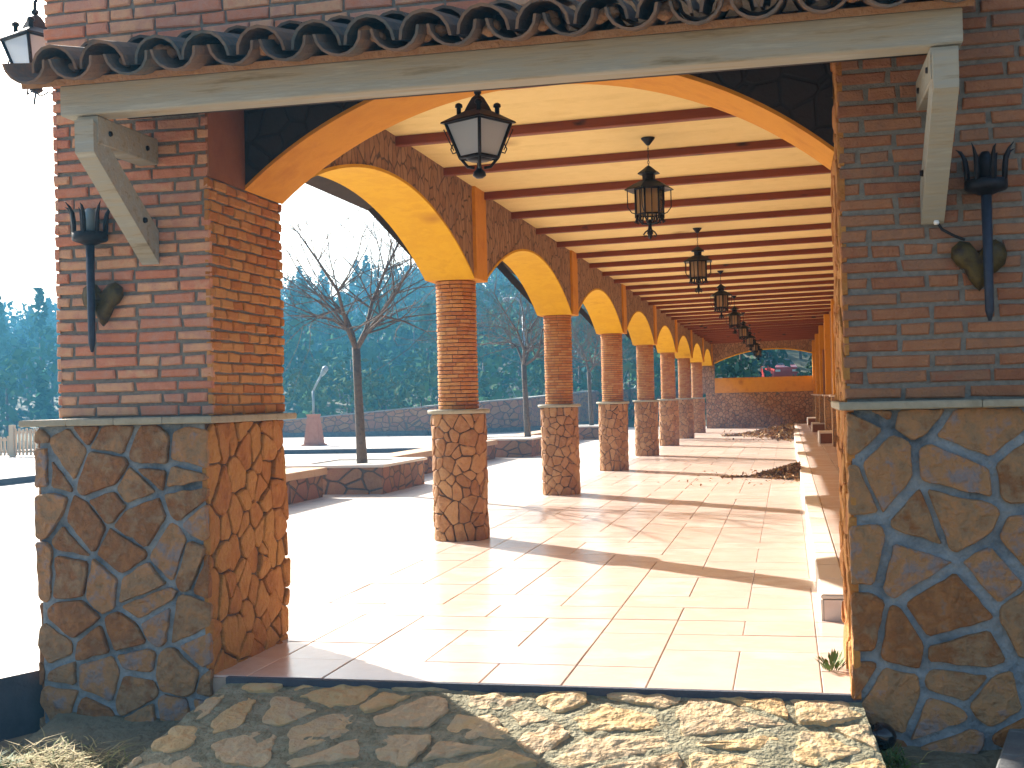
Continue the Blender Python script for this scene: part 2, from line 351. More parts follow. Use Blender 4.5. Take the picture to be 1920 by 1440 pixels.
# porch floor: real slabs over a grout bed
mb=MB(); mb.box((-3.0,5.24,-.30),(1.2,YE+.3,-.008),1)
U,V=.369,.401; cols=range(-9,4); used=set(); g=random.Random(5); X0=.113; Y0=5.255
nr=int((YE-5.2)/V)+1
for r in range(nr):
    for c in cols:
        if (r,c) in used: continue
        w=h=1; q=g.random()
        if q<.42 and (r,c+1) not in used and c+1 in cols: w=2
        elif q<.66: h=2
        for a in range(h):
            for b in range(w): used.add((r+a,c+b))
        x0=X0+c*U; x1=x0+w*U; y0=Y0+r*V; y1=min(y0+h*V,YE)
        if x1<-3.0: continue
        x0=max(x0,-3.02); gp=.0026; z=g.uniform(-.0012,.0012); cch=.003
        x0+=gp;x1-=gp;y0+=gp;y1-=gp
        if y1-y0<.05: continue
        vs=[(x0,y0,-.01),(x1,y0,-.01),(x1,y1,-.01),(x0,y1,-.01),(x0,y0,z-cch),(x1,y0,z-cch),(x1,y1,z-cch),(x0,y1,z-cch),
            (x0+cch,y0+cch,z),(x1-cch,y0+cch,z),(x1-cch,y1-cch,z),(x0+cch,y1-cch,z)]
        mb.add(vs,[(0,1,5,4),(1,2,6,5),(2,3,7,6),(3,0,4,7),(4,5,9,8),(5,6,10,9),(6,7,11,10),(7,4,8,11),(8,9,10,11)],0)
struct(mb.build('porch_floor',[M['tile'],M['grout']]))
# sunlit terrace on the left, with its dark kerb face towards the soil
mb=MB()
poly=[(-3.49,5.39),(-3.49,6.2),(-2.99,6.2),(-2.99,YE+8),(-60,YE+8),(-60,-6),(-8.2,-6)]
poly=[(-3.42,5.62),(-2.99,5.62),(-2.99,YE+4),(-22,YE+4),(-22,-8),(-9.3,-8)]
n=len(poly); mb.add([(x,y,-.006) for x,y in poly]+[(x,y,-.32) for x,y in poly],[tuple(range(n))],0)
for i in range(n): mb.f.append((i,(i+1)%n,n+(i+1)%n,n+i)); mb.m.append(1); mb.s.append(False)
struct(mb.build('terrace',[M['terr'],M['kerbdark']]))
mb=MB(); mb.box((-21.9,8,-.01),(-13.0,29.0,.11),0,.01); mb.box((-21.9,29.004,-.01),(-8.4,YE+3.8,.111),0,.01)
for q in range(len(mb.f)):
    f=mb.f[q]; a,b,c=[Vector(mb.v[i]) for i in f[:3]]
    if abs((b-a).cross(c-a).normalized().z)<.5: mb.m[q]=1
struct(mb.build('upper_terrace',[M['terr'],M['kerbdark']]))
# raised walk along the house wall
mb=MB(); mb.box((.166,6.9,-.004),(XW,YE,.115),0)
y=6.9; g=random.Random(2)
while y<YE-.1:
    y2=min(y+.6,YE); mb.box((.15,y+.003,.117),(.30,y2-.003,.145),1,.008)
    mb.box((.305,y+.003,.117),(.67,y2-.003,.139),0,.003); mb.box((.675,y+.003,.117),(XW-.005,y2-.003,.139),0,.003)
    mb.box((.150,y+.003,.0),(.163,y2-.003,.117),1); y=y2
struct(mb.build('raised_walk',[M['tile'],M['kerb_tile']]))

# ------------------------------------------------------------------ rough stone apron below the floor edge
apron=thing('stone_apron','rough stone apron sloping from the tiled floor edge down to the soil','stone step',(-1.15,5.2,-.25))
mb=MB()
A,B=(-2.56,5.235,-.03),(.262,5.235,-.03); Dl,Dr=(-2.66,4.28,-.235),(.36,4.50,-.225)
def apmap(u,v,t):
    # u 0..1 across, v 0..1 down
    top=Vector(A).lerp(Vector(B),u); bot=Vector(Dl).lerp(Vector(Dr),u); p=top.lerp(bot,v)
    return p+Vector((0,-.2,.98))*t
nx,ny=170,60; vs=[]
for j in range(ny+1):
    for i in range(nx+1):
        u,v=i/nx,j/ny; w=u*2.9; q=v*.95
        t=.016*noise.noise(Vector((w*5,q*5,0)))+.009*noise.noise(Vector((w*17,q*17,5)))+.004*noise.noise(Vector((w*40,q*40,5)))
        vs.append(apmap(u,v,t*.75+.001))
mb.add(vs,[(j*(nx+1)+i,(j+1)*(nx+1)+i,(j+1)*(nx+1)+i+1,j*(nx+1)+i+1) for j in range(ny) for i in range(nx)],0,True)
mb.build('mortar_bed',M['step_mortar'],apron,(1.15,-5.2,.25))
mb=MB(); g=random.Random(21)
stones(mb,lambda a,b,t: apmap(a/2.95,b/.95,t),cells(2.95,.95,.235,.06,.55,g,jit=.5,edge=.01),t=.009,rg=g,seg=.018,dome=.002,soft=.012,rough=.010,irr=.016)
mb.build('stones',M['stone_step'],apron,(1.15,-5.2,.25))
mb=MB(); mb.box((-2.56,5.225,-.035),(.262,5.256,.0005),0,.002)
mb.build('nosing',M['kerbdark'],apron,(1.15,-5.2,.25))

# ------------------------------------------------------------------ gable piers
def pier(name,label,x0,x1,inner,tagseed):
    """inner=+1: jamb faces +X (left pier); -1: jamb faces -X (right pier)"""
    g=random.Random(tagseed); cx=(x0+x1)/2
    t=thing(name,label,'pier',(cx,YF+.4,0)); off=(-cx,-YF-.4,0)
    zl=1.17; ov=.085 if inner>0 else .02
    sx0=x0-(ov if inner>0 else .0); sx1=x1+(.0 if inner>0 else ov)
    # stone base
    b=MB(); b.box((sx0+.02,YF-.055,-.32),(sx1-.02,YB-.02,zl),1)
    W=sx1-sx0
    stones(b,plane_map((sx0,YF-.055,-.28),(1,0,0),(0,0,1),(0,-1,0)),cells(W,zl+.28,.168 if inner>0 else .205,.022 if inner>0 else .032,.9,g,jit=.46),t=.02,rg=g,rough=.010)
    if inner>0:
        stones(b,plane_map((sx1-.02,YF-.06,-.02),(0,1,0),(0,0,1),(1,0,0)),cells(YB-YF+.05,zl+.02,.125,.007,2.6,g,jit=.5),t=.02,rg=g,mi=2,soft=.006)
        stones(b,plane_map((sx0+.02,YB-.02,-.28),(0,-1,0),(0,0,1),(-1,0,0)),cells(YB-YF+.03,zl+.28,.2,.02,1.0,g),t=.02,rg=g)
    else:
        stones(b,plane_map((sx0+.02,YB-.02,-.02),(0,-1,0),(0,0,1),(-1,0,0)),cells(YB-YF+.05,zl+.02,.14,.012,1.6,g),t=.02,rg=g,mi=2)
    b.box((sx1-.03,YF-.045,0),(sx1-.015,YB-.02,zl-.002),3) if inner>0 else b.box((sx0+.015,YF-.045,0),(sx0+.03,YB-.02,zl-.002),3)
    b.build('stone_base',[M['stone_front'],M['stone_mortar'],M['stone_jamb'],M['mortar_dark']],t,off)
    # ledge of flat tiles
    b=MB(); lx0=sx0-(.055 if inner>0 else .03); lx1=sx1+(.05 if inner>0 else .0)
    k=4
    for i in range(k):
        a0=lx0+(lx1-lx0)*i/k; a1=lx0+(lx1-lx0)*(i+1)/k
        b.box((a0+.0015,YF-.115,zl+.003),(a1-.0015,YB+.03,zl+.036+g.uniform(-.002,.002)),0,.005)
    b.build('ledge',M['ledge'],t,off)
    # brick shaft
    b=MB(); z0=zl+.036; top=ZS if inner>0 else 2.98
    H=2.98-z0; bx0,bx1=x0,x1
    b.box((bx0+.01,YF+.012,z0),(bx1-.012,YB-.012,2.98),1)
    chh=.0585 if inner>0 else .0665
    bricks(b,plane_map((bx0,YF+.012,z0),(1,0,0),(0,0,1),(0,-1,0)),bx1-bx0,H,chh,.225 if inner>0 else .25,rg=g,joint=.0165 if inner>0 else .02,t=.013,jit=.004)
    if inner>0:
        bricks(b,plane_map((bx1-.012,YF+.003,z0),(0,1,0),(0,0,1),(1,0,0)),YB-YF-.003,ZS-z0,.052,.125,rg=g,joint=.010,t=.012,mi=2)
        bricks(b,plane_map((bx0+.01,YB,z0),(0,-1,0),(0,0,1),(-1,0,0)),YB-YF,H,.0585,.225,rg=g,t=.013)
    else:
        stones(b,plane_map((bx0+.012,YB,z0),(0,-1,0),(0,0,1),(-1,0,0)),cells(YB-YF,2.98-z0,.13,.012,1.4,g),t=.014,rg=g,mi=2)
    b.build('brick_shaft',[M['brick'] if inner>0 else M['brick_shaded'],M['mortar'],M['brick_tan'] if inner>0 else M['stone_jamb']],t,off)
    if inner>0:   # dark reveal above the spring line in front of the arch wall
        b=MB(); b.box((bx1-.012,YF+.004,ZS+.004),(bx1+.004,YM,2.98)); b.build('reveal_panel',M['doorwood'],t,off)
    return t
pier('brick_pier','left brick pier with a stone base and warm orange jamb, beside the open terrace',-3.44,XL,1,11)
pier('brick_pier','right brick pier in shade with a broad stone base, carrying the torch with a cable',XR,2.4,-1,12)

# upper wall, front arch wall
def arch_z(y,y0,y1,zs=ZS,za=ZA):
    a=(y1-y0)/2; c=(y0+y1)/2; h=za-zs; Rr=(a*a+h*h)/(2*h); d=max(-a,min(a,y-c))
    return za-Rr+math.sqrt(max(0,Rr*Rr-d*d))
gw=thing('gable_wall','brick gable wall over the wide entrance arch with its orange plaster lining','wall',(-1.2,5.6,0)); off=(1.2,-5.6,0)
b=MB(); b.box((-3.47,YF+.012,2.985),(2.4,YB-.01,4.3),1)
bricks(b,plane_map((-3.48,YF+.012,2.985),(1,0,0),(0,0,1),(0,-1,0)),5.88,1.3,.062,.24,rg=random.Random(3),joint=.013,t=.014)
bricks(b,plane_map((-3.47,YB,2.985),(0,-1,0),(0,0,1),(-1,0,0)),.8,1.3,.062,.24,rg=random.Random(4),joint=.013,t=.014)
b.build('upper_brickwork',[M['brick'],M['mortar']],gw,off)
b=MB(); N=48
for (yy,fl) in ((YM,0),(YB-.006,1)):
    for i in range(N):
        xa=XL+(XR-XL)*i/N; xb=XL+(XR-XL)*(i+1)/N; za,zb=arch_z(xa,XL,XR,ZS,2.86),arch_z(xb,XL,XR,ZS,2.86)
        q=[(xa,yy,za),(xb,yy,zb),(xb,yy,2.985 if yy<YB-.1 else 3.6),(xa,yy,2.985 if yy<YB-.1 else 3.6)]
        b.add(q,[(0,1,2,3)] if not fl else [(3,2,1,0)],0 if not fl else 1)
b.build('spandrel',[M['slate_shaded'],M['slate']],gw,off)
b=MB()
def lining(b,axis,s0,s1,c0,c1,zs,za,th=.02,N=48):
    vs=[]
    for i in range(N+1):
        s=s0+(s1-s0)*i/N; z=arch_z(s,s0,s1,zs,za)
        for (c,zz) in ((c0,z),(c1,z),(c1,z+th),(c0,z+th)):
            vs.append((s,c,zz) if axis=='x' else (c,s,zz))
    fs=[]
    for i in range(N):
        for k in range(4): fs.append((i*4+k,i*4+(k+1)%4,(i+1)*4+(k+1)%4,(i+1)*4+k))
    b.add(vs,fs,0,False)
lining(b,'x',XL+.001,XR-.001,YM-.006,YB+.004,ZS,2.86,.02)
b.build('arch_lining',M['orange'],gw,off)

# ------------------------------------------------------------------ pent roof over the entrance
pr=thing('pent_roof','tiled pent roof on a weathered timber eave beam above the entrance','roof',(-1.2,5.0,2.6)); off=(1.2,-5.0,-2.6)
b=MB(); b.box((-3.05,4.75,2.525),(.665,4.87,2.66),0,.006); b.build('eave_beam',M['paint'],pr,off)
b=MB(); b.box((-3.02,4.872,2.625),(.64,YF-.02,2.655)); b.build('soffit_boards',M['dark'],pr,off)
def bracket(x):
    b=MB(); w=.05
    b.box((x-w,4.765,2.40),(x+w,YF-.008,2.523),0,.005)
    # diagonal strut
    d=.055; p=[(4.735,2.50),(4.735,2.36),(YF-.008,1.93),(YF-.008,2.09)]
    vs=[(x-w*.9,y,z) for y,z in p]+[(x+w*.9,y,z) for y,z in p]
    b.add(vs,[(0,1,2,3),(7,6,5,4),(0,4,5,1),(1,5,6,2),(2,6,7,3),(3,7,4,0)],0)
    o=b.build('bracket',M['paint'],pr,off)
    for (yy,zz,nn) in ((5.18,2.46,(0,0,1)),(4.86,2.46,(0,0,1)),(5.15,2.12,(0,0,1))):
        q=MB()
        for sx in (-1,1): q.tube([(x+sx*w*.9,yy,zz),(x+sx*(w+.008),yy,zz)],[.014,.011],8)
        q.build('bolt',M['iron'],o)
    return o
bracket(-2.93); bracket(.60)
# roof slab and curved clay tiles
def tile_roof(b,mp,W,L,pitch,rg,th=.012,mi=0,rows=2):
    """mp(a along eave, b up the slope, t normal)"""
    n=int(W/pitch)
    for r in range(rows-1,-1,-1):
        l0=r*L/rows; l1=l0+L/rows+.09
        for i in range(n):
            a=(i+.5)*pitch+rg.uniform(-.008,.008)
            for kind in (0,1):
                ca=a if kind==0 else a+pitch*.5
                rr=pitch*.42 if kind==0 else pitch*.41
                sh=rg.uniform(-.02,.02) ; tw=rg.uniform(-.01,.01)
                vs=[]; K=9
                for li,(l,sc,lift) in enumerate(((l0+sh-(0.0 if kind else .03),1.0 if kind else .92,.014 if r<rows else 0),(l1,.86 if kind else 1.02,.0))):
                    for k in range(K):
                        an=math.pi*k/(K-1)
                        for t2 in (0,th):
                            R0=(rr+t2)*sc
                            if kind: x=ca+tw*li+R0*math.cos(an); z=.050+R0*math.sin(an)*1.02+r*.014+lift
                            else: x=ca+tw*li+R0*math.cos(an); z=.100-R0*math.sin(an)*.92+r*.014+lift
                            vs.append(mp(x,l,z))
                fs=[]; st=2*K
                for k in range(K-1):
                    o0=2*k; o1=2*(k+1)
                    fs+= [(o0,o1,st+o1,st+o0),(o0+1,st+o0+1,st+o1+1,o1+1),(o0,o0+1,o1+1,o1),(st+o0,st+o1,st+o1+1,st+o0+1)]
                fs+= [(0,st,st+1,1),(2*K-2,2*K-1,st+2*K-1,st+2*K-2)]
                b.add(vs,fs,mi,False)
sl=R(17)
def prmap(a,l,t): return Vector((-3.20+a,4.60+l*math.cos(sl)-t*math.sin(sl),2.612+l*math.sin(sl)+t*math.cos(sl)))
b=MB(); tile_roof(b,prmap,4.0,.70,.232,random.Random(8)); 
b.build('roof_tiles',M['rooft'],pr,off)
b=MB()
b.add([prmap(0,.10,.0),prmap(3.9,.10,.0),prmap(3.9,.72,.0),prmap(0,.72,.0)]+[prmap(0,.10,.03),prmap(3.9,.10,.03),prmap(3.9,.72,.03),prmap(0,.72,.03)],[(3,2,1,0),(4,5,6,7),(0,1,5,4),(2,3,7,6),(0,4,7,3),(1,2,6,5)])
g=random.Random(31)
for i in range(17):                  # crumbling mortar plugs under some cover tiles
    if g.random()<.75:
        a=(i+1)*.232; 
        for q in range(3):
            c=prmap(a+g.uniform(-.04,.04),.07+g.uniform(0,.05),.06+g.uniform(0,.05)); b.lathe([(.012,-.02),(.034,-.006),(.03,.012),(.01,.024)],c,7,0,True,g.random()*3)
b.build('roof_bed',M['roofmortar'],pr,off)
# wire scroll under the left end of the tiles
tw=MB()
pts=[Vector((-3.41,5.25,2.77))+Vector((-.05*k/3.,-.01*k,.012*math.sin(k*1.7))) for k in range(7)]
tw.tube(pts,.004,5); tw.tube([pts[4],pts[4]+Vector((-.01,0,-.06))],.005,5); tw.tube([pts[6],pts[6]+Vector((.01,0,.05)),pts[6]+Vector((.03,0,.06))],.004,5)
tag(tw.build('wire_hook',M['ironblue']),'bent wire hook sticking out under the left end of the roof tiles','hook')

# ------------------------------------------------------------------ columns
def make_column(label,loc):
    g=random.Random(77); t=thing('brick_column',label,'column',loc,'columns of the arcade')
    b=MB(); r=.232; b.lathe([(r,0),(r,1.13)],(0,0,0),40,1)
    cyl=lambda u,v,h: Vector(((r+h)*math.cos(u/r),(r+h)*math.sin(u/r),v))
    stones(b,cyl,cells(2*math.pi*r,1.13,.10,.008,1.5,g,wrap=True),t=.015,rg=g,seg=.03,soft=.005,irr=.007)
    pl=b.build('stone_plinth',[M['stone_col'],M['mortar_dark']],t)
    b=MB(); b.lathe([(.24,1.132),(.283,1.137),(.285,1.165),(.278,1.172),(.17,1.172)],(0,0,0),32); b.build('ledge',M['ledge'],pl)
    b=MB(); b.lathe([(.168,1.173),(.168,ZS)],(0,0,0),40,1)
    n=33; h=(ZS-1.174)/n; nb=11
    for j in range(n):
        z0=1.174+j*h+.003; z1=1.174+(j+1)*h-.004; ph=g.random()*6.28
        for i in range(nb):
            a0=ph+2*math.pi*i/nb+.014; a1=ph+2*math.pi*(i+1)/nb-.014; vs=[]; K=4; ro=.182+g.uniform(-.003,.003); c=.003
            for k in range(K+1):
                a=a0+(a1-a0)*k/K; ca,sa=math.cos(a),math.sin(a)
                for rr,z in ((.165,z0),(ro-c,z0),(ro,z0+c),(ro,z1-c),(ro-c,z1),(.165,z1)): vs.append((rr*ca,rr*sa,z))
            fs=[]
            for k in range(K):
                for q in range(5): fs.append((k*6+q,(k+1)*6+q,(k+1)*6+q+1,k*6+q+1))
            fs+= [tuple(range(6)),tuple(K*6+q for q in range(5,-1,-1))]
            b.add(vs,fs,0)
    b.build('brick_shaft',[M['brick_tan'],M['mortar_dark']],t)
    return t
ordn=['second','third','fourth','fifth','sixth','seventh']
col0=make_column('nearest and largest brick column of the arcade, on a round stone plinth',(XC,Y1,0))
for i in range(1,7):
    dup(col0,(XC,Y1+i*S,0),('%s brick column of the arcade counted from the entrance'%ordn[i-1]) if i<6 else 'smallest, farthest free-standing brick column, last before the end wall',rz=i*1.3)

# ------------------------------------------------------------------ arcade wall
aw=thing('arcade_wall','long stone arcade wall with yellow plastered arches open to the terrace','wall',(XC,25,0)); off=(-XC,-25,0)
sp=[(YB,Y1-.2)]+[(Y1+i*S+.2,Y1+(i+1)*S-.2) for i in range(7)]
ztop=ZCL+.2
for k,(s0,s1) in enumerate(sp):
    b=MB(); N=40
    for i in range(N):
        ya=s0+(s1-s0)*i/N; yb=s0+(s1-s0)*(i+1)/N; za,zb=arch_z(ya,s0,s1),arch_z(yb,s0,s1)
        b.add([(XI,ya,za),(XI,yb,zb),(XI,yb,ztop),(XI,ya,ztop)],[(0,1,2,3)]); b.add([(XO,ya,za),(XO,yb,zb),(XO,yb,ztop),(XO,ya,ztop)],[(3,2,1,0)])
    b.add([(XO,s0,ztop),(XI,s0,ztop),(XI,s1,ztop),(XO,s1,ztop)],[(0,1,2,3)])
    b.build('spandrel',M['slate'],aw,off)
    b=MB(); lining(b,'y',s0+.001,s1-.001,XO-.008,XI+.008,ZS+.001,ZA,.022); b.build('arch_lining',M['yellow'],aw,off)
for i in range(8):
    y=Y1+i*S; b=MB(); b.box((XO-.012,y-.199,ZS+.002),(XI+.03,y+.199,ztop-.002),0,.004); b.build('impost',M['orange'],aw,off)

# outer eave along the terrace side, with struts
er=thing('side_eave','tiled side eave with dark diagonal struts along the terrace side of the arcade','roof',(-3.4,25,3.0)); off=(3.4,-25,-3.0)
se=R(19)
def semap(a,l,t): return Vector((-3.74+l*math.cos(se)-t*math.sin(se),YB+.12+a,3.05+l*math.sin(se)+t*math.cos(se)))
L=YE+.5-YB-.1
b=MB(); P=[semap(0,0,-.03),semap(L,0,-.03),semap(L,.75,-.03),semap(0,.75,-.03),semap(0,0,.035),semap(L,0,.035),semap(L,.75,.035),semap(0,.75,.035)]
b.add(P,[(0,1,2,3),(7,6,5,4),(0,4,5,1),(2,6,7,3),(0,3,7,4),(1,5,6,2)]); b.build('eave_boards',M['dark'],er,off)
b=MB(); tile_roof(b,lambda a,l,t: semap(a,l,t),L,.74,.232,random.Random(9),rows=2); b.build('roof_tiles',M['rooft'],er,off)
for i in range(7):
    y=Y1+i*S; b=MB()
    p=[(-3.72,3.02),(-3.72,3.14),(XO-.012,2.50),(XO-.012,2.38)]; w=.05
    b.add([(x,y-w,z) for x,z in p]+[(x,y+w,z) for x,z in p],[(3,2,1,0),(4,5,6,7),(0,1,5,4),(1,2,6,5),(2,3,7,6),(3,0,4,7)])
    b.build('strut',M['dark'],er,off)

# ------------------------------------------------------------------ ceiling with beams, roof over it
tilt=lambda x: .018*(x+1.0)
pc=thing('porch_ceiling','cream boarded porch ceiling crossed by red-brown timber beams','ceiling',(-.8,25,ZCL)); off=(.8,-25,-ZCL)
b=MB(); y=YB; g=random.Random(1)
while y<YE:
    y2=min(y+.145,YE); x=-2.69; e=XW
    b.add([(x,y+.001,ZCL+tilt(x)),(e,y+.001,ZCL+tilt(e)),(e,y2-.001,ZCL+tilt(e)),(x,y2-.001,ZCL+tilt(x))],[(3,2,1,0)]); y=y2
b.add([(XI,YB-.1,ZCL+.05+tilt(XI)),(XW+.2,YB-.1,ZCL+.05+tilt(XW)),(XW+.2,YE+.3,ZCL+.05+tilt(XW)),(XI,YE+.3,ZCL+.05+tilt(XI))],[(3,2,1,0)])
b.build('ceiling_boards',M['ceil'],pc,off)
by=[8.39-1.2575*1+ k*1.2575 for k in range(31)]
for k,y in enumerate(by):
    if y>YE-.3: break
    b=MB(); w=.036; x0,x1=-2.70,XW-.002; h=random.Random(k).uniform(-.004,.004)
    vs=[]
    for x in (x0,x1):
        for (yy,z) in ((y-w,ZB+h+.006),(y-w+.006,ZB+h),(y+w-.006,ZB+h),(y+w,ZB+h+.006),(y+w,ZCL-.002),(y-w,ZCL-.002)): vs.append((x,yy,z+tilt(x)))
    b.add(vs,[(q,(q+1)%6,6+(q+1)%6,6+q) for q in range(6)]+[tuple(range(5,-1,-1)),tuple(range(6,12))])
    b.build('beam',M['beam'],pc,off)
b=MB(); b.add([(-3.3,YF+.1,3.44),(2.5,YF+.1,4.5),(2.5,YE+.4,4.5),(-3.3,YE+.4,3.44)],[(0,1,2,3)]); b.add([(-3.3,YF+.1,3.40),(2.5,YF+.1,4.46),(2.5,YE+.4,4.46),(-3.3,YE+.4,3.40)],[(3,2,1,0)])
b.build('roof_deck',M['rooft'],pc,off)  # roof slab out of view, put in to block the sun

# ------------------------------------------------------------------ house wall on the right
hw=thing('house_wall','long brown house wall with pilasters along the right side of the porch','wall',(XW,25,0)); off=(-XW,-25,0)
b=MB(); b.box((XW,YB-.1,-.3),(2.3,YE+.3,3.4)); b.build('wall_face',M['wallbrown'],hw,off)
for i in range(8):
    y=Y1+i*S
    b=MB(); b.box((XW-.13,y-.22,.142),(XW+.02,y+.22,ZB+.02),0,.006); p=b.build('pilaster',M['orange'],hw,off)
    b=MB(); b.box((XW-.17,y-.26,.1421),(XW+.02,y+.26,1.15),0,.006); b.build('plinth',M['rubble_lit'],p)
    b=MB(); b.box((XW-.21,y-.30,1.151),(XW+.02,y+.30,1.19),0,.006); b.build('ledge',M['kerb_tile'],p)
for i,(y,) in enumerate(((9.2,),(13.2,),(18.3,),(23.4,),(27.95,),(36.0,),(43.4,))):
    b=MB(); b.box((XW-.05,y-.62,.142 if i>3 else 1.1),(XW+.03,y+.62,2.45),0,.008); d=b.build('door_frame' if i>3 else 'window_frame',M['doorwood'],hw,off)
    b=MB(); b.box((XW-.055,y-.52,.16 if i>3 else 1.2),(XW-.03,y+.52,2.36)); b.build('door_leaf' if i>3 else 'pane',M['doorwood'] if i>3 else M['carglass'],d)
    if i<=3:
        b=MB(); b.box((XW-.15,y-.7,1.06),(XW-.052,y+.7,1.096),0,.006); b.build('sill',M['kerb_tile'],d)
lab=['nearest and largest','middle','farthest and smallest']
for i,y in enumerate((27.95,36.0,43.4)):
    t=thing('door_step','%s brown-faced door step with pale tiled edges by the right wall'%lab[i],'step',(.85,y,.14),'door steps along the house wall')
    b=MB(); b.box((-.17,-.6,.0),(.145,.6,.21),0,.004); b.build('riser',M['doorwood'],t)
    b=MB(); b.box((-.20,-.63,.212),(.145,.63,.245),0,.006); b.build('tread',M['kerb_tile'],t)
    b=MB(); b.box((-.20,-.618,.0),(-.172,.618,.2105),0,.003); b.build('edge_tile',M['kerb_tile'],t)

# ------------------------------------------------------------------ end wall with its arch
ew=thing('end_wall','end wall of the porch, stone below, orange parapet, low arched opening above','wall',(-.8,YE,0)); off=(.8,-YE,0)
b=MB(); b.box((-2.95,YE,-.3),(XW+.3,YE+.35,1.30)); b.build('stone_dado',M['rubble'],ew,off)
b=MB(); b.box((-2.70,YE+.02,1.302),(XW+.3,YE+.33,1.86),0,.01); b.build('parapet',M['orange'],ew,off)
b=MB(); N=40; s0,s1=-2.62,1.7
for i in range(N):
    xa=s0+(s1-s0)*i/N; xb=s0+(s1-s0)*(i+1)/N; za,zb=arch_z(xa,s0,s1,2.40,2.88),arch_z(xb,s0,s1,2.40,2.88)
    b.add([(xa,YE,za),(xb,YE,zb),(xb,YE,3.5),(xa,YE,3.5)],[(0,1,2,3)]); b.add([(xa,YE+.35,za),(xb,YE+.35,zb),(xb,YE+.35,3.5),(xa,YE+.35,3.5)],[(3,2,1,0)])
b.box((-3.1,YE+.002,1.302),(-2.62,YE+.348,3.5)); b.build('spandrel',M['slate'],ew,off)
b=MB(); lining(b,'x',s0,s1,YE-.01,YE+.36,2.40,2.88,.03); b.build('arch_lining',M['yellow'],ew,off)

# ------------------------------------------------------------------ hanging lanterns
def hexlantern(label,loc):
    """origin on the ceiling"""
    t=thing('hanging_lantern',label,'lantern',loc,'hexagonal lanterns down the porch')
    b=MB(); b.lathe([(.012,-.055),(.02,-.045),(.05,-.008),(.052,0)],n=16); b.build('ceiling_cup',M['iron'],t)
    b=MB()
    for k in range(8):                       # chain links
        z=-.05-k*.0235; a=Vector((1,0,0)) if k%2 else Vector((0,1,0))
        b.tube([Vector((0,0,z-.015))+a*.006*math.cos(q*math.pi/4)+Vector((0,0,.015*math.sin(q*math.pi/4))) for q in range(9)],.0022,5,caps=False)
    b.build('chain',M['iron'],t)
    b=MB(); b.lathe([(.004,-.205),(.02,-.215),(.045,-.235),(.082,-.262),(.085,-.27),(.05,-.275),(.048,-.315),(.07,-.322),(.12,-.345),(.185,-.385),(.187,-.392),(.11,-.378),(.02,-.36)],n=6,smooth=False,ph=.3)
    b.build('roof',M['iron'],t)
    b=MB(); r=.105
    for k in range(6):
        a=k*math.pi/3+.3; c,s=math.cos(a),math.sin(a); b.tube([(r*c,r*s,-.37),(r*c,r*s,-.60)],.0085,6)
        b.tube([(.165*c,.165*s,-.39),(.165*c,.165*s,-.52),(.135*c,.135*s,-.56),(r*c,r*s,-.57)],.004,5)
        a2=a+math.pi/3; b.tube([(r*c,r*s,-.575),(r*math.cos(a2),r*math.sin(a2),-.575)],.007,5); b.tube([(r*c,r*s,-.385),(r*math.cos(a2),r*math.sin(a2),-.385)],.007,5)
        am=a+math.pi/6; rm=r*.866; b.tube([(rm*math.cos(am),rm*math.sin(am),-.385),(rm*math.cos(am),rm*math.sin(am),-.575)],.0035,5)
        for q in (.2,.5,.8):                # fringe of small scrolls
            x=r*(c*(1-q)+math.cos(a2)*q); y=r*(s*(1-q)+math.sin(a2)*q)
            b.tube([(x,y,-.575),(x*1.05,y*1.05,-.61),(x*1.12,y*1.12,-.635),(x*1.2,y*1.2,-.625)],.0055,5)
        b.tube([(r*c,r*s,-.60),(.06*c,.06*s,-.64),(.015*c,.015*s,-.645)],.006,5)
    fr=b.build('frame',M['iron'],t)
    for k in range(6):
        a=k*math.pi/3+.3; a2=a+math.pi/3; r2=.098; b=MB(); p=[(r2*math.cos(a),r2*math.sin(a)),(r2*math.cos(a2),r2*math.sin(a2))]
        b.add([(*p[0],-.57),(*p[1],-.57),(*p[1],-.385),(*p[0],-.385)],[(0,1,2,3)]); b.build('pane',M['pane_amber'],fr)
    b=MB(); b.lathe([(.006,-.61),(.018,-.63),(.012,-.66),(.02,-.70),(.024,-.715),(.012,-.735),(.004,-.76)],n=10)
    for k in range(4):
        a=k*math.pi/2+.4; c,s=math.cos(a),math.sin(a); b.tube([(.012*c,.012*s,-.69),(.035*c,.035*s,-.705),(.05*c,.05*s,-.725),(.042*c,.042*s,-.742),(.03*c,.03*s,-.732)],.006,5)
    b.build('finial',M['iron'],t)
    return t
hl=[9.15,14.3,19.35,24.4,29.4,34.45,39.45,44.4]; zc=ZCL-.003+tilt(-.97)
l0=hexlantern('largest hexagonal lantern with amber panes, hanging nearest inside the porch',(-.97,hl[0],zc))
nth=['second','third','fourth','fifth','sixth','seventh']
for i in range(1,8):
    dup(l0,(-.97,hl[i],zc),('%s hexagonal lantern along the porch ceiling counted from the entrance'%nth[i-1]) if i<7 else 'farthest, smallest hexagonal lantern hanging just before the end arch',rz=i*.25)
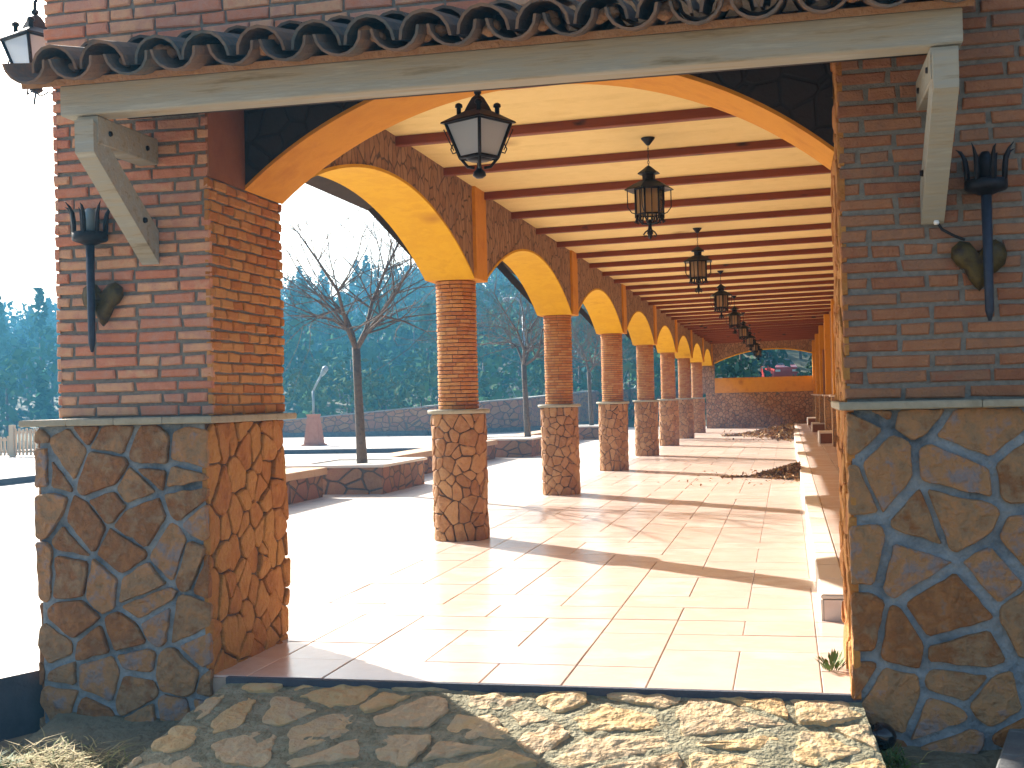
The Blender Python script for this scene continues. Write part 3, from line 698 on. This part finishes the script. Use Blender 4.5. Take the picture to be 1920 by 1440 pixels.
# the coach lantern in the entrance arch
t=thing('coach_lantern','black coach lantern with pale tapered glass panes hanging in the entrance arch','lantern',(-1.462,5.88,2.84)); t.scale=(1.0,1.0,1.03)
ang=R(-74)
def sq(r,z): return [(r*math.cos(ang+k*math.pi/2),r*math.sin(ang+k*math.pi/2),z) for k in range(4)]
b=MB()
for k in range(3):
    z=-.012-k*.02; a=Vector((1,0,0)) if k%2 else Vector((0,1,0))
    b.tube([Vector((0,0,z-.012))+a*.006*math.cos(q*math.pi/4)+Vector((0,0,.014*math.sin(q*math.pi/4))) for q in range(9)],.0024,5,caps=False)
b.tube([(0,0,.01),(0,0,-.02)],.005,6)
b.build('chain',M['iron'],t)
b=MB()
rs=[(.01,-.07),(.03,-.085),(.055,-.125),(.068,-.15),(.075,-.152),(.186,-.202),(.189,-.210),(.165,-.208),(.05,-.17)]
vs=[p for r,z in rs for p in sq(r,z)]; n=len(rs)
b.add(vs,[(i*4+k,i*4+(k+1)%4,(i+1)*4+(k+1)%4,(i+1)*4+k) for i in range(n-1) for k in range(4)]+[(3,2,1,0),tuple((n-1)*4+k for k in range(4))])
for k in range(4):
    x,y,_=sq(.095,0)[k]; b.lathe([(.012,-.165),(.012,-.135),(.02,-.132),(.018,-.118),(.008,-.112)],(x,y,0),8)
b.lathe([(.016,-.05),(.02,-.06),(.012,-.075)],(0,0,0),10)
b.build('roof',M['iron'],t)
b=MB(); tp=sq(.162,-.208); bt=sq(.094,-.376)
for k in range(4):
    b.tube([tp[k],bt[k]],.009,6); b.tube([tp[k],tp[(k+1)%4]],.008,6); b.tube([bt[k],bt[(k+1)%4]],.010,6)
    x,y,z=bt[k]; u=Vector((x,y,0)).normalized()
    b.tube([Vector((x,y,-.30))+u*.03,Vector((x,y,-.335))+u*.045,Vector((x,y,-.355))+u*.035,Vector((x,y,-.35))+u*.02],.0035,5)
    b.tube([Vector(tp[k])+u*.01-Vector((0,0,.03)),Vector((x,y,-.30))+u*.05,Vector((x,y,-.34))+u*.03],.003,5)
    b.tube([bt[k],Vector((x,y,0))*.6+Vector((0,0,-.42)),Vector((x,y,0))*.25+Vector((0,0,-.425))],.008,6)
b.lathe([(.06,-.372),(.07,-.378),(.05,-.392)],(0,0,0),12)
fr=b.build('frame',M['iron'],t)
for k in range(4):
    b=MB(); s=.97; q=[tp[k],tp[(k+1)%4],bt[(k+1)%4],bt[k]]; b.add([(x*s,y*s,z) for x,y,z in q],[(0,1,2,3)]); b.build('pane',M['pane'],fr)
b=MB(); b.lathe([(.008,-.40),(.014,-.43),(.03,-.445),(.034,-.462),(.016,-.475)],(0,0,0),12); b.build('finial',M['iron'],t)
b=MB(); b.lathe([(.018,-.25),(.03,-.28),(.032,-.31),(.02,-.34),(.018,-.37)],(0,0,0),12); b.build('bulb',M['white'],t)

wl=dup(t,(-3.70,5.55,3.345),'black wall lantern with bluish panes on the outer corner above the tiled pent roof',rz=.1)
for c in list(wl.children):
    if c.name.startswith('chain'): bpy.data.objects.remove(c)
b=MB(); b.tube([(0,0,-.075),(0,0,-.01),(.03,0,.035),(.10,0,.05),(.17,0,.02),(.205,0,-.06)],.009,7); b.tube([(.205,0,-.06),(.17,0,-.10),(.13,0,-.06),(.16,0,-.03)],.006,6)
b.box((.195,-.03,-.14),(.212,.03,.06),0,.003); b.tube([(-.06,0,-.11),(-.07,0,-.05),(-.075,0,-.01)],.003,5)
b.build('wall_arm',M['iron'],wl)

# ------------------------------------------------------------------ wall torches
def torch(label,x,mir,cable):
    y=YF-.085; t=thing('wall_torch',label,'wall torch',(x,YF,1.5))
    b=MB(); b.tube([(0,-.085,.02),(0,-.085,.06),(0,-.085,.53)],[.006,.017,.021],8); b.build('rod',M['ironblue'],t)
    b=MB(); b.lathe([(.022,.525),(.05,.537),(.076,.545),(.083,.552),(.083,.585),(.076,.587),(.072,.56)],(0,-.085,0),16); cu=b.build('cup',M['iron'],t)
    b=MB()
    for k in range(8):
        a=k*math.pi/4+.2; c,s=math.cos(a),math.sin(a); f=[.076,.078,.083,.098,.118]; h=[.58,.63,.67,.70,.722 if k%2 else .71]
        b.tube([(q*c,-.085+q*s,z) for q,z in zip(f,h)],[.010,.011,.010,.006,.001],6)
    b.build('spikes',M['iron'],cu)
    b=MB(); b.lathe([(.026,.56),(.026,.68),(.015,.70)],(0,-.085,0),10); b.build('burner',M['iron'] if mir<0 else M['postwhite'],cu)
    # curled heart-shaped leaf plate behind the rod
    P=[(0,.30),(.035,.345),(.075,.352),(.108,.325),(.112,.285),(.09,.255),(.06,.235),(.045,.20),(.02,.165),(.0,.145),(-.02,.165),(-.04,.205),(-.07,.22),(-.105,.25),(-.115,.29),(-.105,.33),(-.07,.352),(-.035,.345)]
    P=[(mir*(px*.95+.028),pz) for px,pz in P]
    n=len(P); b=MB(); cx=sum(p[0] for p in P)/n; cz=sum(p[1] for p in P)/n
    vs=[(px,-.022,pz) for px,pz in P]+[(px,-.034,pz) for px,pz in P]+[(cx+(px-cx)*.6,-.06,cz+(pz-cz)*.6) for px,pz in P]+[(cx,-.03,cz)]
    fs=[tuple(range(n))]
    for i in range(n):
        j=(i+1)%n; fs+= [(i,n+i,n+j,j),(n+i,2*n+i,2*n+j,n+j),(2*n+i,3*n,2*n+j)]
    b.add(vs,fs,0,True); b.box((-.014,-.07,.24),(.014,-.0,.27)); b.build('leaf_bracket',M['ironleaf'],t)
    if cable:
        b=MB(); b.tube([(-.165,-.02,.66),(-.172,-.02,.56),(-.185,-.02,.44),(-.165,-.02,.405),(-.12,-.03,.375),(-.08,-.04,.355)],.006,6); cb=b.build('cable',M['rubber'],t)
        b=MB(); b.lathe([(.009,0),(.012,.008),(.009,.018)],(-.186,-.022,.425),8); b.build('connector',M['white'],cb)
torch('iron wall torch on the left pier beside the bracket',-3.20,1,False)
torch('iron wall torch with a loose black cable on the right pier',.80,-1,True)

# ------------------------------------------------------------------ leaf heaps
def heap(label,x0,x1,y0,y1,hgt,n,seed,sz):
    g=random.Random(seed); b=MB(); cx,cy=x1,(y0+y1)/2
    for k in range(n):
        u=g.random()**.6; x=x1-(x1-x0)*(1-u)*g.uniform(.2,1) if g.random()<.9 else g.uniform(x0-.4,x1)
        fx=(x-x0)/(x1-x0); wy=(y1-y0)/2*max(.05,min(1,fx*1.1)); y=cy+g.gauss(0,.45)*wy
        top=hgt*max(0,min(1,fx))*max(0,1-((y-cy)/(wy*1.15+1e-6))**2); z=.004+top*g.random()**.5
        a=Vector((g.gauss(0,1),g.gauss(0,1),g.gauss(0,.6))).normalized(); c=a.cross(Vector((g.gauss(0,1),g.gauss(0,1),g.gauss(0,1)))).normalized()
        s=sz*g.uniform(.6,1.3); p=Vector((x,y,z+s*.35)); d=a.cross(c)*s*.25
        b.add([p-a*s,p-c*s*.45+d,p+a*s,p+c*s*.45+d],[(0,1,2),(0,2,3)])
    for k in range(90):
        x=x1-abs(g.gauss(0,.9)); y=g.uniform(y0-1.2,y1+1.0); a=Vector((g.gauss(0,1),g.gauss(0,1),g.gauss(0,.35))).normalized(); c=a.cross(Vector((g.gauss(0,.3),g.gauss(0,.3),1))).normalized(); q=sz*g.uniform(.6,1.1); p=Vector((x,y,.012+q*.2))
        b.add([p-a*q,p-c*q*.45+Vector((0,0,q*.25)),p+a*q,p+c*q*.45+Vector((0,0,q*.25))],[(0,1,2),(0,2,3)])
    return tag(b.build('leaf_heap',M['deadleaf']),label,'leaf heap','heaps of dead leaves')
heap('near heap of dry brown leaves swept against the walk kerb',-.62,.14,17.95,19.3,.20,2600,1,.035)
heap('far long heap of dry brown leaves spread towards the end wall',-1.55,.14,33.6,40.5,.30,3600,2,.07)

# ------------------------------------------------------------------ planters, benches, trees
def rstone(b,x0,x1,y0,y1,z1): b.box((x0,y0,-.02),(x1,y1,z1),0)
plan=[16.95,26.95,37.2]; labs=['nearest stone tree planter, left of the first column','second stone tree planter, seen between the first two columns','farthest stone tree planter, seen past the second column']
for i,y in enumerate(plan):
    t=thing('stone_planter',labs[i],'planter',(-6.2,y,0),'tree planters along the terrace')
    b=MB(); b.box((-.78,-1.0,-.02),(.76,1.0,.36)); b.build('planter_wall',M['rubble_wall'],t)
    b=MB()
    for a0,a1,c0,c1 in ((-.82,.80,-1.04,-.70),(-.82,.80,.70,1.04),(-.82,-.5,-.698,.698),(.48,.80,-.698,.698)): b.box((a0,c0,.362),(a1,c1,.40),0,.006)
    b.build('coping',M['kerb_tile'],t)
    b=MB(); b.box((-.5,-.698,.30),(.48,.698,.385)); b.build('planting_soil',M['concrete'],t)
bl=['nearest low stone bench, just past the left pier','stone bench between the first and second tree planters','stone bench between the second and third tree planters']
for i,(y0,y1) in enumerate(((10.4,15.62),(18.3,25.6),(28.3,35.9))):
    t=thing('stone_bench',bl[i],'bench',(-6.35,(y0+y1)/2,0),'low benches along the terrace'); h=(y1-y0)/2
    b=MB(); b.box((-.22,-h+.06,-.02),(.20,h-.06,.29)); b.build('bench_wall',M['rubble_wall'],t)
    b=MB(); k=int((y1-y0)/.45)
    for q in range(k): b.box((-.26,-h+2*h*q/k+.003,.292),(.25,-h+2*h*(q+1)/k-.003,.39),0,.008)
    b.build('seat_slabs',M['bench_tile'],t)

def grow(b,p,d,r,L,depth,g,mi=0):
    """recursive bare branch"""
    n=4; pts=[p]; rad=[r]; q=p.copy(); dd=d.copy()
    for k in range(n):
        dd=(dd+Vector((g.gauss(0,.16),g.gauss(0,.16),g.gauss(.04,.12)))).normalized(); q=q+dd*L/n; pts.append(q.copy()); rad.append(r*(1-.6*(k+1)/n))
    b.tube(pts,rad,5 if r>.008 else 3,mi,caps=False)
    if depth<=0: return
    for k in range(g.choice((2,3,3))):
        i=g.randint(2,n); ax=Vector((g.gauss(0,1),g.gauss(0,1),g.gauss(.25,.6))).normalized()
        nd=(dd*.75+ax*.75).normalized(); grow(b,pts[i],nd,rad[i]*.75,L*g.uniform(.55,.85),depth-1,g,mi)
def bare_tree(label,loc,seed,first):
    g=random.Random(seed); t=thing('bare_tree',label,'tree',loc,'bare young trees on the terrace')
    b=MB(); b.tube([(0.02,0,0),(0,0,.5),(-.02,0,1.1),(-.035,0,1.64)],[.078,.066,.058,.060],12); b.build('trunk',M['bark'],t)
    b=MB(); f=Vector((-.035,0,1.60))
    mains=[[(-.12,.1,1.85),(-.25,.2,2.10),(-.42,.25,2.2),(-.75,.3,2.12),(-1.15,.3,2.15)],
           [(-.25,.2,2.10),(-.55,.4,2.38),(-.78,.5,2.46),(-1.3,.7,2.62)],
           [(.15,-.1,1.82),(.40,-.2,2.06),(.62,-.2,2.35),(.88,-.25,2.70),(.90,-.3,3.2)],
           [(.40,-.2,2.06),(.70,-.1,1.98),(1.0,0,1.83)],
           [(.03,.25,1.9),(.08,.4,2.3),(.25,.5,2.75),(.42,.55,3.1),(.6,.6,3.5)],
           [(-.05,-.3,1.9),(-.1,-.5,2.4),(-.3,-.7,2.8),(-.55,-.8,3.2)]]
    if not first: mains=[[(x*g.uniform(.8,1.2)+g.gauss(0,.06),y*g.uniform(.7,1.3),z+g.gauss(0,.05)) for x,y,z in m] for m in mains]
    for k,m in enumerate(mains):
        pts=[Vector(p) for p in m]
        if k in (0,2,4,5): pts=[f]+pts
        rr=[.036*(1-.75*i/(len(pts)-1)) if k in (0,2,4,5) else .021*(1-.7*i/(len(pts)-1)) for i in range(len(pts))]
        b.tube(pts,rr,8,caps=False)
        for i in range(1,len(pts)):
            for q in range(4 if i<len(pts)-1 else 5):
                d=(pts[i]-pts[i-1]).normalized(); ax=Vector((g.gauss(0,1),g.gauss(0,1),g.gauss(.28,.5))).normalized()
                grow(b,pts[i],(d*.5+ax*.8).normalized(),max(.0055,rr[i]*.5),g.uniform(.75,1.4),3,g)
    b.build('branches',M['bark'],t)
bare_tree('nearest bare young tree in a stone planter, left of the first column',(-5.90,16.4,.40),5,True)
bare_tree('second bare young tree, seen between the first two columns',(-5.74,26.95,.40),6,False)
bare_tree('farthest bare young tree, seen just left of the third column',(-5.9,37.2,.40),8,False)

# ------------------------------------------------------------------ lamp posts
def lamppost(label,loc,ped,h,arm):
    t=thing('lamp_post',label,'lamp post',loc,'lamp posts on the terrace')
    if ped:
        b=MB(); vs=[]
        for r,z in ((.27,0),(.27,.04),(.22,.05),(.135,.80),(.15,.81),(.15,.86)): vs+= [(-r,-r,z),(r,-r,z),(r,r,z),(-r,r,z)]
        b.add(vs,[(i*4+k,i*4+(k+1)%4,(i+1)*4+(k+1)%4,(i+1)*4+k) for i in range(5) for k in range(4)]+[(20,21,22,23)]); b.build('pedestal',M['pedestal'],t)
    b=MB(); b.tube([(0,0,.02 if not ped else .86),(0,0,h)],.036 if ped else .055,8); b.build('pole',M['postwhite'],t)
    b=MB(); b.tube([(0,0,h)]+[tuple(p) for p in arm],.03 if ped else .045,8)
    e=Vector(arm[-1]); d=(e-Vector(arm[-2])).normalized()
    ar=b.build('arm',M['postwhite'],t)
    b=MB(); b.tube([e-d*.03,e+d*.05,e+d*.22,e+d*.28],[.035,.07,.09,.04],8); b.build('lamp_head',M['postwhite'],ar)
lamppost('short lamp post with a bent arm on a tapered brick pedestal',(-12.72,31.63,.112),True,1.50,[(.14,0,1.75),(.26,0,1.93)])
lamppost('tall curved lamp post beyond the second bare tree',(-9.66,45.2,.112),False,4.3,[(-.03,0,4.6),(-.12,0,4.85),(-.3,0,4.98),(-.5,0,4.95)])

# ------------------------------------------------------------------ boundary wall, fence
bw=thing('boundary_wall','long rough stone boundary wall rising to the right across the back of the terrace','wall',(-12,41,0))
line=[(-22,40.6,.45),(-17,40,.70),(-11.8,39.5,1.06),(-9.2,42,1.24),(-8.0,51,1.50),(-5.2,56,1.66),(-3.6,56.5,1.7)]
b=MB(); b2=MB(); b3=MB()
for i in range(len(line)-1):
    (x0,y0,z0),(x1,y1,z1)=line[i],line[i+1]; d=Vector((x1-x0,y1-y0,0)).normalized(); n=Vector((-d.y,d.x,0))*.35
    def seg(bb,za0,za1,zb0,zb1,o0,o1):
        p=[Vector((x0,y0,0))+n*o0,Vector((x1,y1,0))+n*o0,Vector((x1,y1,0))+n*o1,Vector((x0,y0,0))+n*o1]
        zz=[(za0,zb0),(za1,zb1),(za1,zb1),(za0,zb0)]
        vs=[(q.x,q.y,z[0]) for q,z in zip(p,zz)]+[(q.x,q.y,z[1]) for q,z in zip(p,zz)]
        bb.add(vs,[(3,2,1,0),(4,5,6,7),(0,1,5,4),(1,2,6,5),(2,3,7,6),(3,0,4,7)])
    seg(b,-.3,-.3,z0,z1,0,1); seg(b2,z0+.002,z1+.002,z0+.045,z1+.045,-.08,1.08); seg(b3,-.3,-.3,.26,.28,-.35,-.01)
b.build('wall_face',M['rubble_wall'],bw,(12,-41,0)); b2.build('coping',M['concrete'],bw,(12,-41,0)); b3.build('footing',M['concrete_dark'],bw,(12,-41,0))
ft=thing('picket_fence','pale wooden picket fence at the terrace edge left of the pier','fence',(-18.5,27,.11))
for dx in (-2.9,-.35,2.3):
    b=MB(); b.box((dx-.06,-.06,0),(dx+.06,.06,.80),0,.01); b.build('post',M['fence'],ft)
b=MB(); x=-2.78
while x<2.2:
    h=.50 if x<-.42 else .70
    if abs(x+.35)>.08: b.box((x-.025,-.018,.03),(x+.025,.018,h+.02*math.sin(x*37)),0,.004)
    x+=.105
b.build('pickets',M['fence'],ft)
b=MB(); b.box((-2.84,.02,.40),(-.42,.05,.46)); b.box((-2.84,.02,.10),(-.42,.05,.16)); b.box((-.28,.02,.58),(2.24,.05,.64)); b.box((-.28,.02,.10),(2.24,.05,.16)); b.build('rails',M['fence'],ft)

# ------------------------------------------------------------------ hillside and vegetation
def hz(x,y):
    r=math.hypot(x,y); th=math.degrees(math.atan2(-x,y))
    t=max(0,min(1,(r-47)/105)); t=t*t*(3-2*t)*.55+t*.45
    top=13.7+2.0*math.sin(th*.16+.6)+.9*math.sin(th*.5)
    if th>22: top-=(th-22)*.26
    if r>152: top+= -(r-152)*.02
    t2=.20*math.exp(-((x+.4)/7)**2-((y-67)/9)**2)
    return -.36+t2+t*top+t*1.2*noise.noise(Vector((x*.03,y*.03,0)))
mb=MB(); nx,ny=80,60
for j in range(ny+1):
    r=46+190*j/ny
    for i in range(nx+1):
        th=R(-28+88*i/nx); x=-r*math.sin(th); y=r*math.cos(th); mb.v.append((x,y,hz(x,y)))
for j in range(ny):
    for i in range(nx):
        a=j*(nx+1)+i; mb.f.append((a,a+nx+1,a+nx+2,a+1)); mb.m.append(0); mb.s.append(True)
struct(mb.build('hillside',M['hill']))
def crown(b,c,w,h,n,s,g,kind=0):
    """leaf clumps through the crown volume, uneven outline"""
    lobes=[(Vector((g.gauss(0,.32)*w,g.gauss(0,.32)*w,g.uniform(.2,.95)*h)),g.uniform(.22,.42)) for _ in range(7)]
    for k in range(n):
        if kind==1:
            f=g.random()**.75; rr=w*(1-f)*.55*g.random()**.5*(.75+.25*math.sin(f*24))+.05; a=g.random()*6.283; p=Vector((rr*math.cos(a),rr*math.sin(a),h*(.12+.88*f)))
        else:
            l,lr=g.choice(lobes); v=Vector((g.gauss(0,1),g.gauss(0,1),g.gauss(0,.8))).normalized()*(lr*w*g.random()**.4); p=l+v; p.z=max(.1,p.z)
        a=Vector((g.gauss(0,1),g.gauss(0,1),g.gauss(0,1))).normalized(); e=a.cross(Vector((g.gauss(0,1),g.gauss(0,1),g.gauss(0,1)))).normalized(); q=s*g.uniform(.5,1.2)
        p=p+c; b.add([p-a*q,p-e*q*.5,p+a*q,p+e*q*.5],[(0,1,2,3)])
g=random.Random(99); fo=MB()
r=52.
while r<158:
    step=2.7+r*.011; th=-5+g.random()*3
    while th<42:
        t2=R(th+g.uniform(-.8,.8)); rr=r+g.uniform(-1.8,1.8); x=-rr*math.sin(t2); y=rr*math.cos(t2); z=hz(x,y)
        if not (abs(th-.3)<1.7 and rr<71):
            k=g.random(); hh=g.uniform(2.6,5.4)*(1.0 if k<.66 else 1.3); kind=1 if k>.66 else 0
            if r<60: hh*=.7
            crown(fo,Vector((x,y,z-.3)),hh*(.80 if kind==0 else .5),hh,int(230 if r<90 else 150),.27 if r<90 else .36,g,kind)
            fo.tube([(x,y,z-.5),(x,y,z+hh*.6)],[.1,.05],4,1,caps=False)
        th+=math.degrees(step/rr)*g.uniform(.75,1.3)
    r+=step*.85
o=fo.build('woodland',[M['foliage'],M['bark']]); o['kind']='stuff'
def shrub(label,x,y,w,h,seed,agv=False):
    g=random.Random(seed); z=hz(x,y) if math.hypot(x,y)>47 else -.3
    z=max(z,-.2); t=thing('shrub' if not agv else 'agave',label,'shrub' if not agv else 'agave',(x,y,z),'shrubs behind the boundary wall')
    if agv:
        b=MB()
        for k in range(26):
            a=g.random()*6.283; el=g.uniform(.35,1.4); L=h*g.uniform(.7,1.05); d=Vector((math.cos(a)*math.cos(el),math.sin(a)*math.cos(el),math.sin(el))); s=Vector((-math.sin(a),math.cos(a),0))
            b.add([s*.05,-s*.05,d*L*.5-s*.09-Vector((0,0,.03)),d*L,d*L*.5+s*.09-Vector((0,0,.03)),d*L*.5+Vector((0,0,.0))],[(0,1,5),(1,2,5),(2,3,5),(3,4,5),(4,0,5)])
        b.build('leaves',M['agave'],t)
    else:
        b=MB(); crown(b,Vector((0,0,0)),w,h,700,.16,g); b.build('foliage',M['shrub'],t)
        b=MB(); b.tube([(0,0,-.3),(0,0,h*.5)],[.06,.03],6); b.build('stem',M['bark'],t)
shrub('rounded green shrub over the wall right of the first bare tree',-13.4,44,3.4,3.0,1)
shrub('dark bush over the wall left of the first bare tree',-16.5,44.5,3.8,3.2,2)
shrub('leafy bush over the wall between the first two columns',-9.8,50.5,2.8,3.2,3)
shrub('spiky grey-green agave on the bank left of the second bare tree',-9.9,47.5,1.6,2.4,4,True)
shrub('spiky grey-green agave on the bank right of the second column',-7.9,55.0,1.6,2.6,5,True)
shrub('green bush on the bank between the second and third columns',-7.4,58.5,2.8,3.4,6)
shrub('pale green bush seen through the end arch, left of the red car',-2.4,60.5,2.2,1.6,7)
shrub('small green bush seen through the end arch, right of the red car',1.0,61.0,1.8,1.5,8)

# red car parked on the bank beyond the end arch
cx,cy=-.40,65.5; cz=hz(-.40,65.5)+.45
car=thing('parked_car','small red car parked beyond the end arch','car',(cx,cy,cz-.42)); car.rotation_euler=(0,0,R(14)); car.scale=(.9,)*3
b=MB(); sec=[(-1.75,.42,.70),(-1.7,.38,.92),(-.95,.36,1.06),(1.35,.36,1.04),(1.75,.40,.82),(1.78,.45,.55)]
vs=[]
for y,z0,z1 in sec:
    w=.80 if abs(y)<1.6 else .70
    vs+= [(-w,y,z0-.14),(-w-.02,y,z0+.12),(-w+.06,y,z1),(w-.06,y,z1),(w+.02,y,z0+.12),(w,y,z0-.14)]
b.add(vs,[(i*6+k,i*6+(k+1)%6,(i+1)*6+(k+1)%6,(i+1)*6+k) for i in range(len(sec)-1) for k in range(6)]+[(5,4,3,2,1,0),tuple(30+k for k in range(6))]); bod=b.build('body',M['carred'],car)
b=MB(); cab=[(-.95,1.055,.72),(-.35,1.40,.58),(.95,1.43,.58),(1.5,1.03,.70)]
vs=[]
for y,z,w in cab: vs+= [(-w,y,z),(w,y,z)]
b.add(vs+[(-.72,-.95,.94),(.72,-.95,.94),(.70,1.5,.965),(-.70,1.5,.965)],[(2,3,5,4),(0,2,4,6),(1,7,5,3)][0:1]); b.build('roof',M['carred'],car)
b=MB(); b.add([vs[i] for i in (0,1,3,2)],[(0,1,2,3)]); b.build('windscreen',M['carglass'],car)
b=MB(); b.add([vs[i] for i in (4,5,7,6)],[(0,1,2,3)]); b.build('rear_window',M['carglass'],car)
for s in (0,1):
    b=MB(); b.add([vs[0+s],vs[2+s],vs[4+s],vs[6+s]],[(0,1,2,3)] if s else [(3,2,1,0)]); b.build('side_window',M['carglass'],car)
    b=MB(); b.box(((-.62,.34)[s],-1.76,.66),((-.34,.62)[s],-1.70,.78),0,.01); b.build('headlight',M['carlamp'],car)
    for y in (-1.1,1.1):
        b=MB(); x=(-.74,.74)[s]; b.tube([(x-.09,y,.30),(x+.09,y,.30)],.30,16); b.build('wheel',M['rubber'],car)

# ------------------------------------------------------------------ small things at the bottom of the picture
def blades(b,cx,cy,z,n,sp,h,g,flat=.5,w=.004,mi=0):
    for k in range(n):
        x=cx+g.gauss(0,sp[0]); y=cy+g.gauss(0,sp[1]); a=g.random()*6.283; L=h*g.uniform(.5,1.3); d=Vector((math.cos(a)*flat,math.sin(a)*flat,g.uniform(.15,1))).normalized(); s=Vector((-math.sin(a),math.cos(a),0))*w*g.uniform(.6,1.5)
        p=Vector((x,y,z+g.uniform(0,.03))); m=p+d*L*.55; e=p+d*L+Vector((math.cos(a),math.sin(a),-.6))*L*.25
        b.add([p-s,p+s,m+s*.8,m-s*.8,e],[(0,1,2,3),(3,2,4)],mi)
g=random.Random(41)
b=MB(); blades(b,-3.12,4.72,-.285,520,(.16,.10),.13,g,1.4,.003); blades(b,-2.9,4.6,-.30,300,(.2,.08),.12,g,1.6,.003)
tag(b.build('dry_grass',M['straw']),'tangle of dry straw-coloured grass on the dark soil below the left pier','grass clump')
b=MB(); blades(b,-3.32,4.60,-.30,160,(.05,.05),.10,g,.7,.004)
tag(b.build('grass_tuft',M['weed']),'small green grass tuft in the bottom left corner','grass clump')
b=MB(); blades(b,.37,5.02,-.23,90,(.03,.05),.07,g,.8,.0035); blades(b,.36,5.1,-.24,40,(.03,.04),.09,g,.8,.0035,1)
tag(b.build('weed_clump',[M['weed'],M['straw']]),'clump of green and yellow weeds beside the apron by the right pier','weed')
b=MB(); g=random.Random(43)
for k in range(60):
    a=g.random()*6.283; q=.05*g.random()**.5; p=Vector((.165+q*math.cos(a)*.8,5.72+q*math.sin(a)*2,.003)); d=Vector((math.cos(a)*.7,math.sin(a)*.7,g.uniform(.5,1.4))).normalized(); L=g.uniform(.03,.085); s=Vector((-math.sin(a),math.cos(a),0))*.007
    b.add([p,p+d*L*.6+s,p+d*L,p+d*L*.6-s],[(0,1,2,3)])
tag(b.build('floor_weed',M['weed']),'little green weed sprouting from the tiles against the right jamb','weed')
t=thing('black_bottle','glossy black round bottle lying on the soil at the foot of the right pier','bottle',(.335,5.12,-.135)); 
b=MB(); b.lathe([(.012,-.055),(.04,-.045),(.055,-.015),(.056,.012),(.042,.042),(.022,.055),(.016,.07)],(0,0,0),20); b.build('body',M['blackglass'],t)
b=MB(); b.tube([(.0,0,.07),(.01,0,.10)],[.016,.015],12); b.build('neck',M['blackglass'],t); t.rotation_euler=(R(70),R(25),R(-40))
t=thing('concrete_block','grey hollow concrete block lying in the bottom right corner','block',(.95,5.0,-.26)); b=MB()
b.box((-.17,-.44,0),(.42,-.20,.15),0,.008); b.box((-.17,.14,0),(.42,.20,.15),0,.008); b.box((-.17,-.198,0),(-.03,.138,.15),0,.008); b.box((.36,-.198,0),(.42,.138,.15),0,.008); b.box((-.03,-.198,.0),(.36,.138,.02))
b.build('shell',M['concrete_dark'],t); t.rotation_euler=(0,0,R(-14))

mb=MB(); mb.box((-400,-400,-1.6),(400,400,34))
hm=bpy.data.materials.new('haze'); hm.use_nodes=True; hn=hm.node_tree; hn.nodes.remove(hn.nodes['Principled BSDF'])
pv=hn.nodes.new('ShaderNodeVolumePrincipled'); pv.inputs['Color'].default_value=(.16,.58,1,1); pv.inputs['Density'].default_value=.0016; pv.inputs['Anisotropy'].default_value=.3
hn.links.new(pv.outputs[0],hn.nodes['Material Output'].inputs['Volume'])
ho=mb.build('haze',hm); ho['kind']='stuff'
# ------------------------------------------------------------------ light, sky, camera
sc=bpy.context.scene
w=bpy.data.worlds.new('World'); sc.world=w; w.use_nodes=True; nt=w.node_tree
sky=nt.nodes.new('ShaderNodeTexSky'); sky.sky_type='NISHITA'; sky.sun_disc=False
EL=28.0; sd=Vector((-.76,.65,0)).normalized(); AZ=math.atan2(sd.x,sd.y)
sky.sun_elevation=R(EL); sky.sun_rotation=AZ; sky.air_density=1.0; sky.dust_density=4.0; sky.ozone_density=1.0
bg=nt.nodes['Background']; bg.inputs['Strength'].default_value=.085; nt.links.new(sky.outputs[0],bg.inputs['Color'])
sl_=bpy.data.lights.new('sun','SUN'); sl_.energy=5.0; sl_.angle=R(.5); sl_.color=(1,.945,.87)
so=bpy.data.objects.new('sun',sl_); C.objects.link(so)
v=Vector((sd.x*math.cos(R(EL)),sd.y*math.cos(R(EL)),math.sin(R(EL)))); so.rotation_euler=(v).to_track_quat('Z','Y').to_euler()
cd=bpy.data.cameras.new('camera'); cam=bpy.data.objects.new('camera',cd); C.objects.link(cam)
F_,yaw,pit,rol=2293.77,R(12.6665),R(.7238),R(1.3457)
cd.sensor_width=36; cd.lens=36*F_/1920; cd.clip_start=.05; cd.clip_end=6000
Fv=Vector((-math.sin(yaw)*math.cos(pit),math.cos(yaw)*math.cos(pit),math.sin(pit))); Rv=Vector((math.cos(yaw),math.sin(yaw),0)); Uv=Rv.cross(Fv)
R2=Rv*math.cos(rol)-Uv*math.sin(rol); U2=Rv*math.sin(rol)+Uv*math.cos(rol)
m=Matrix((( R2.x,U2.x,-Fv.x,0),(R2.y,U2.y,-Fv.y,0),(R2.z,U2.z,-Fv.z,1.25),(0,0,0,1))); cam.matrix_world=m
sc.camera=cam
sc.view_settings.view_transform='Standard'; sc.view_settings.look='None'; sc.view_settings.exposure=1.75; sc.view_settings.gamma=1
sc.render.engine='CYCLES'; sc.cycles.max_bounces=10; sc.cycles.diffuse_bounces=6; sc.cycles.use_denoising=True
sc.cycles.sample_clamp_indirect=8
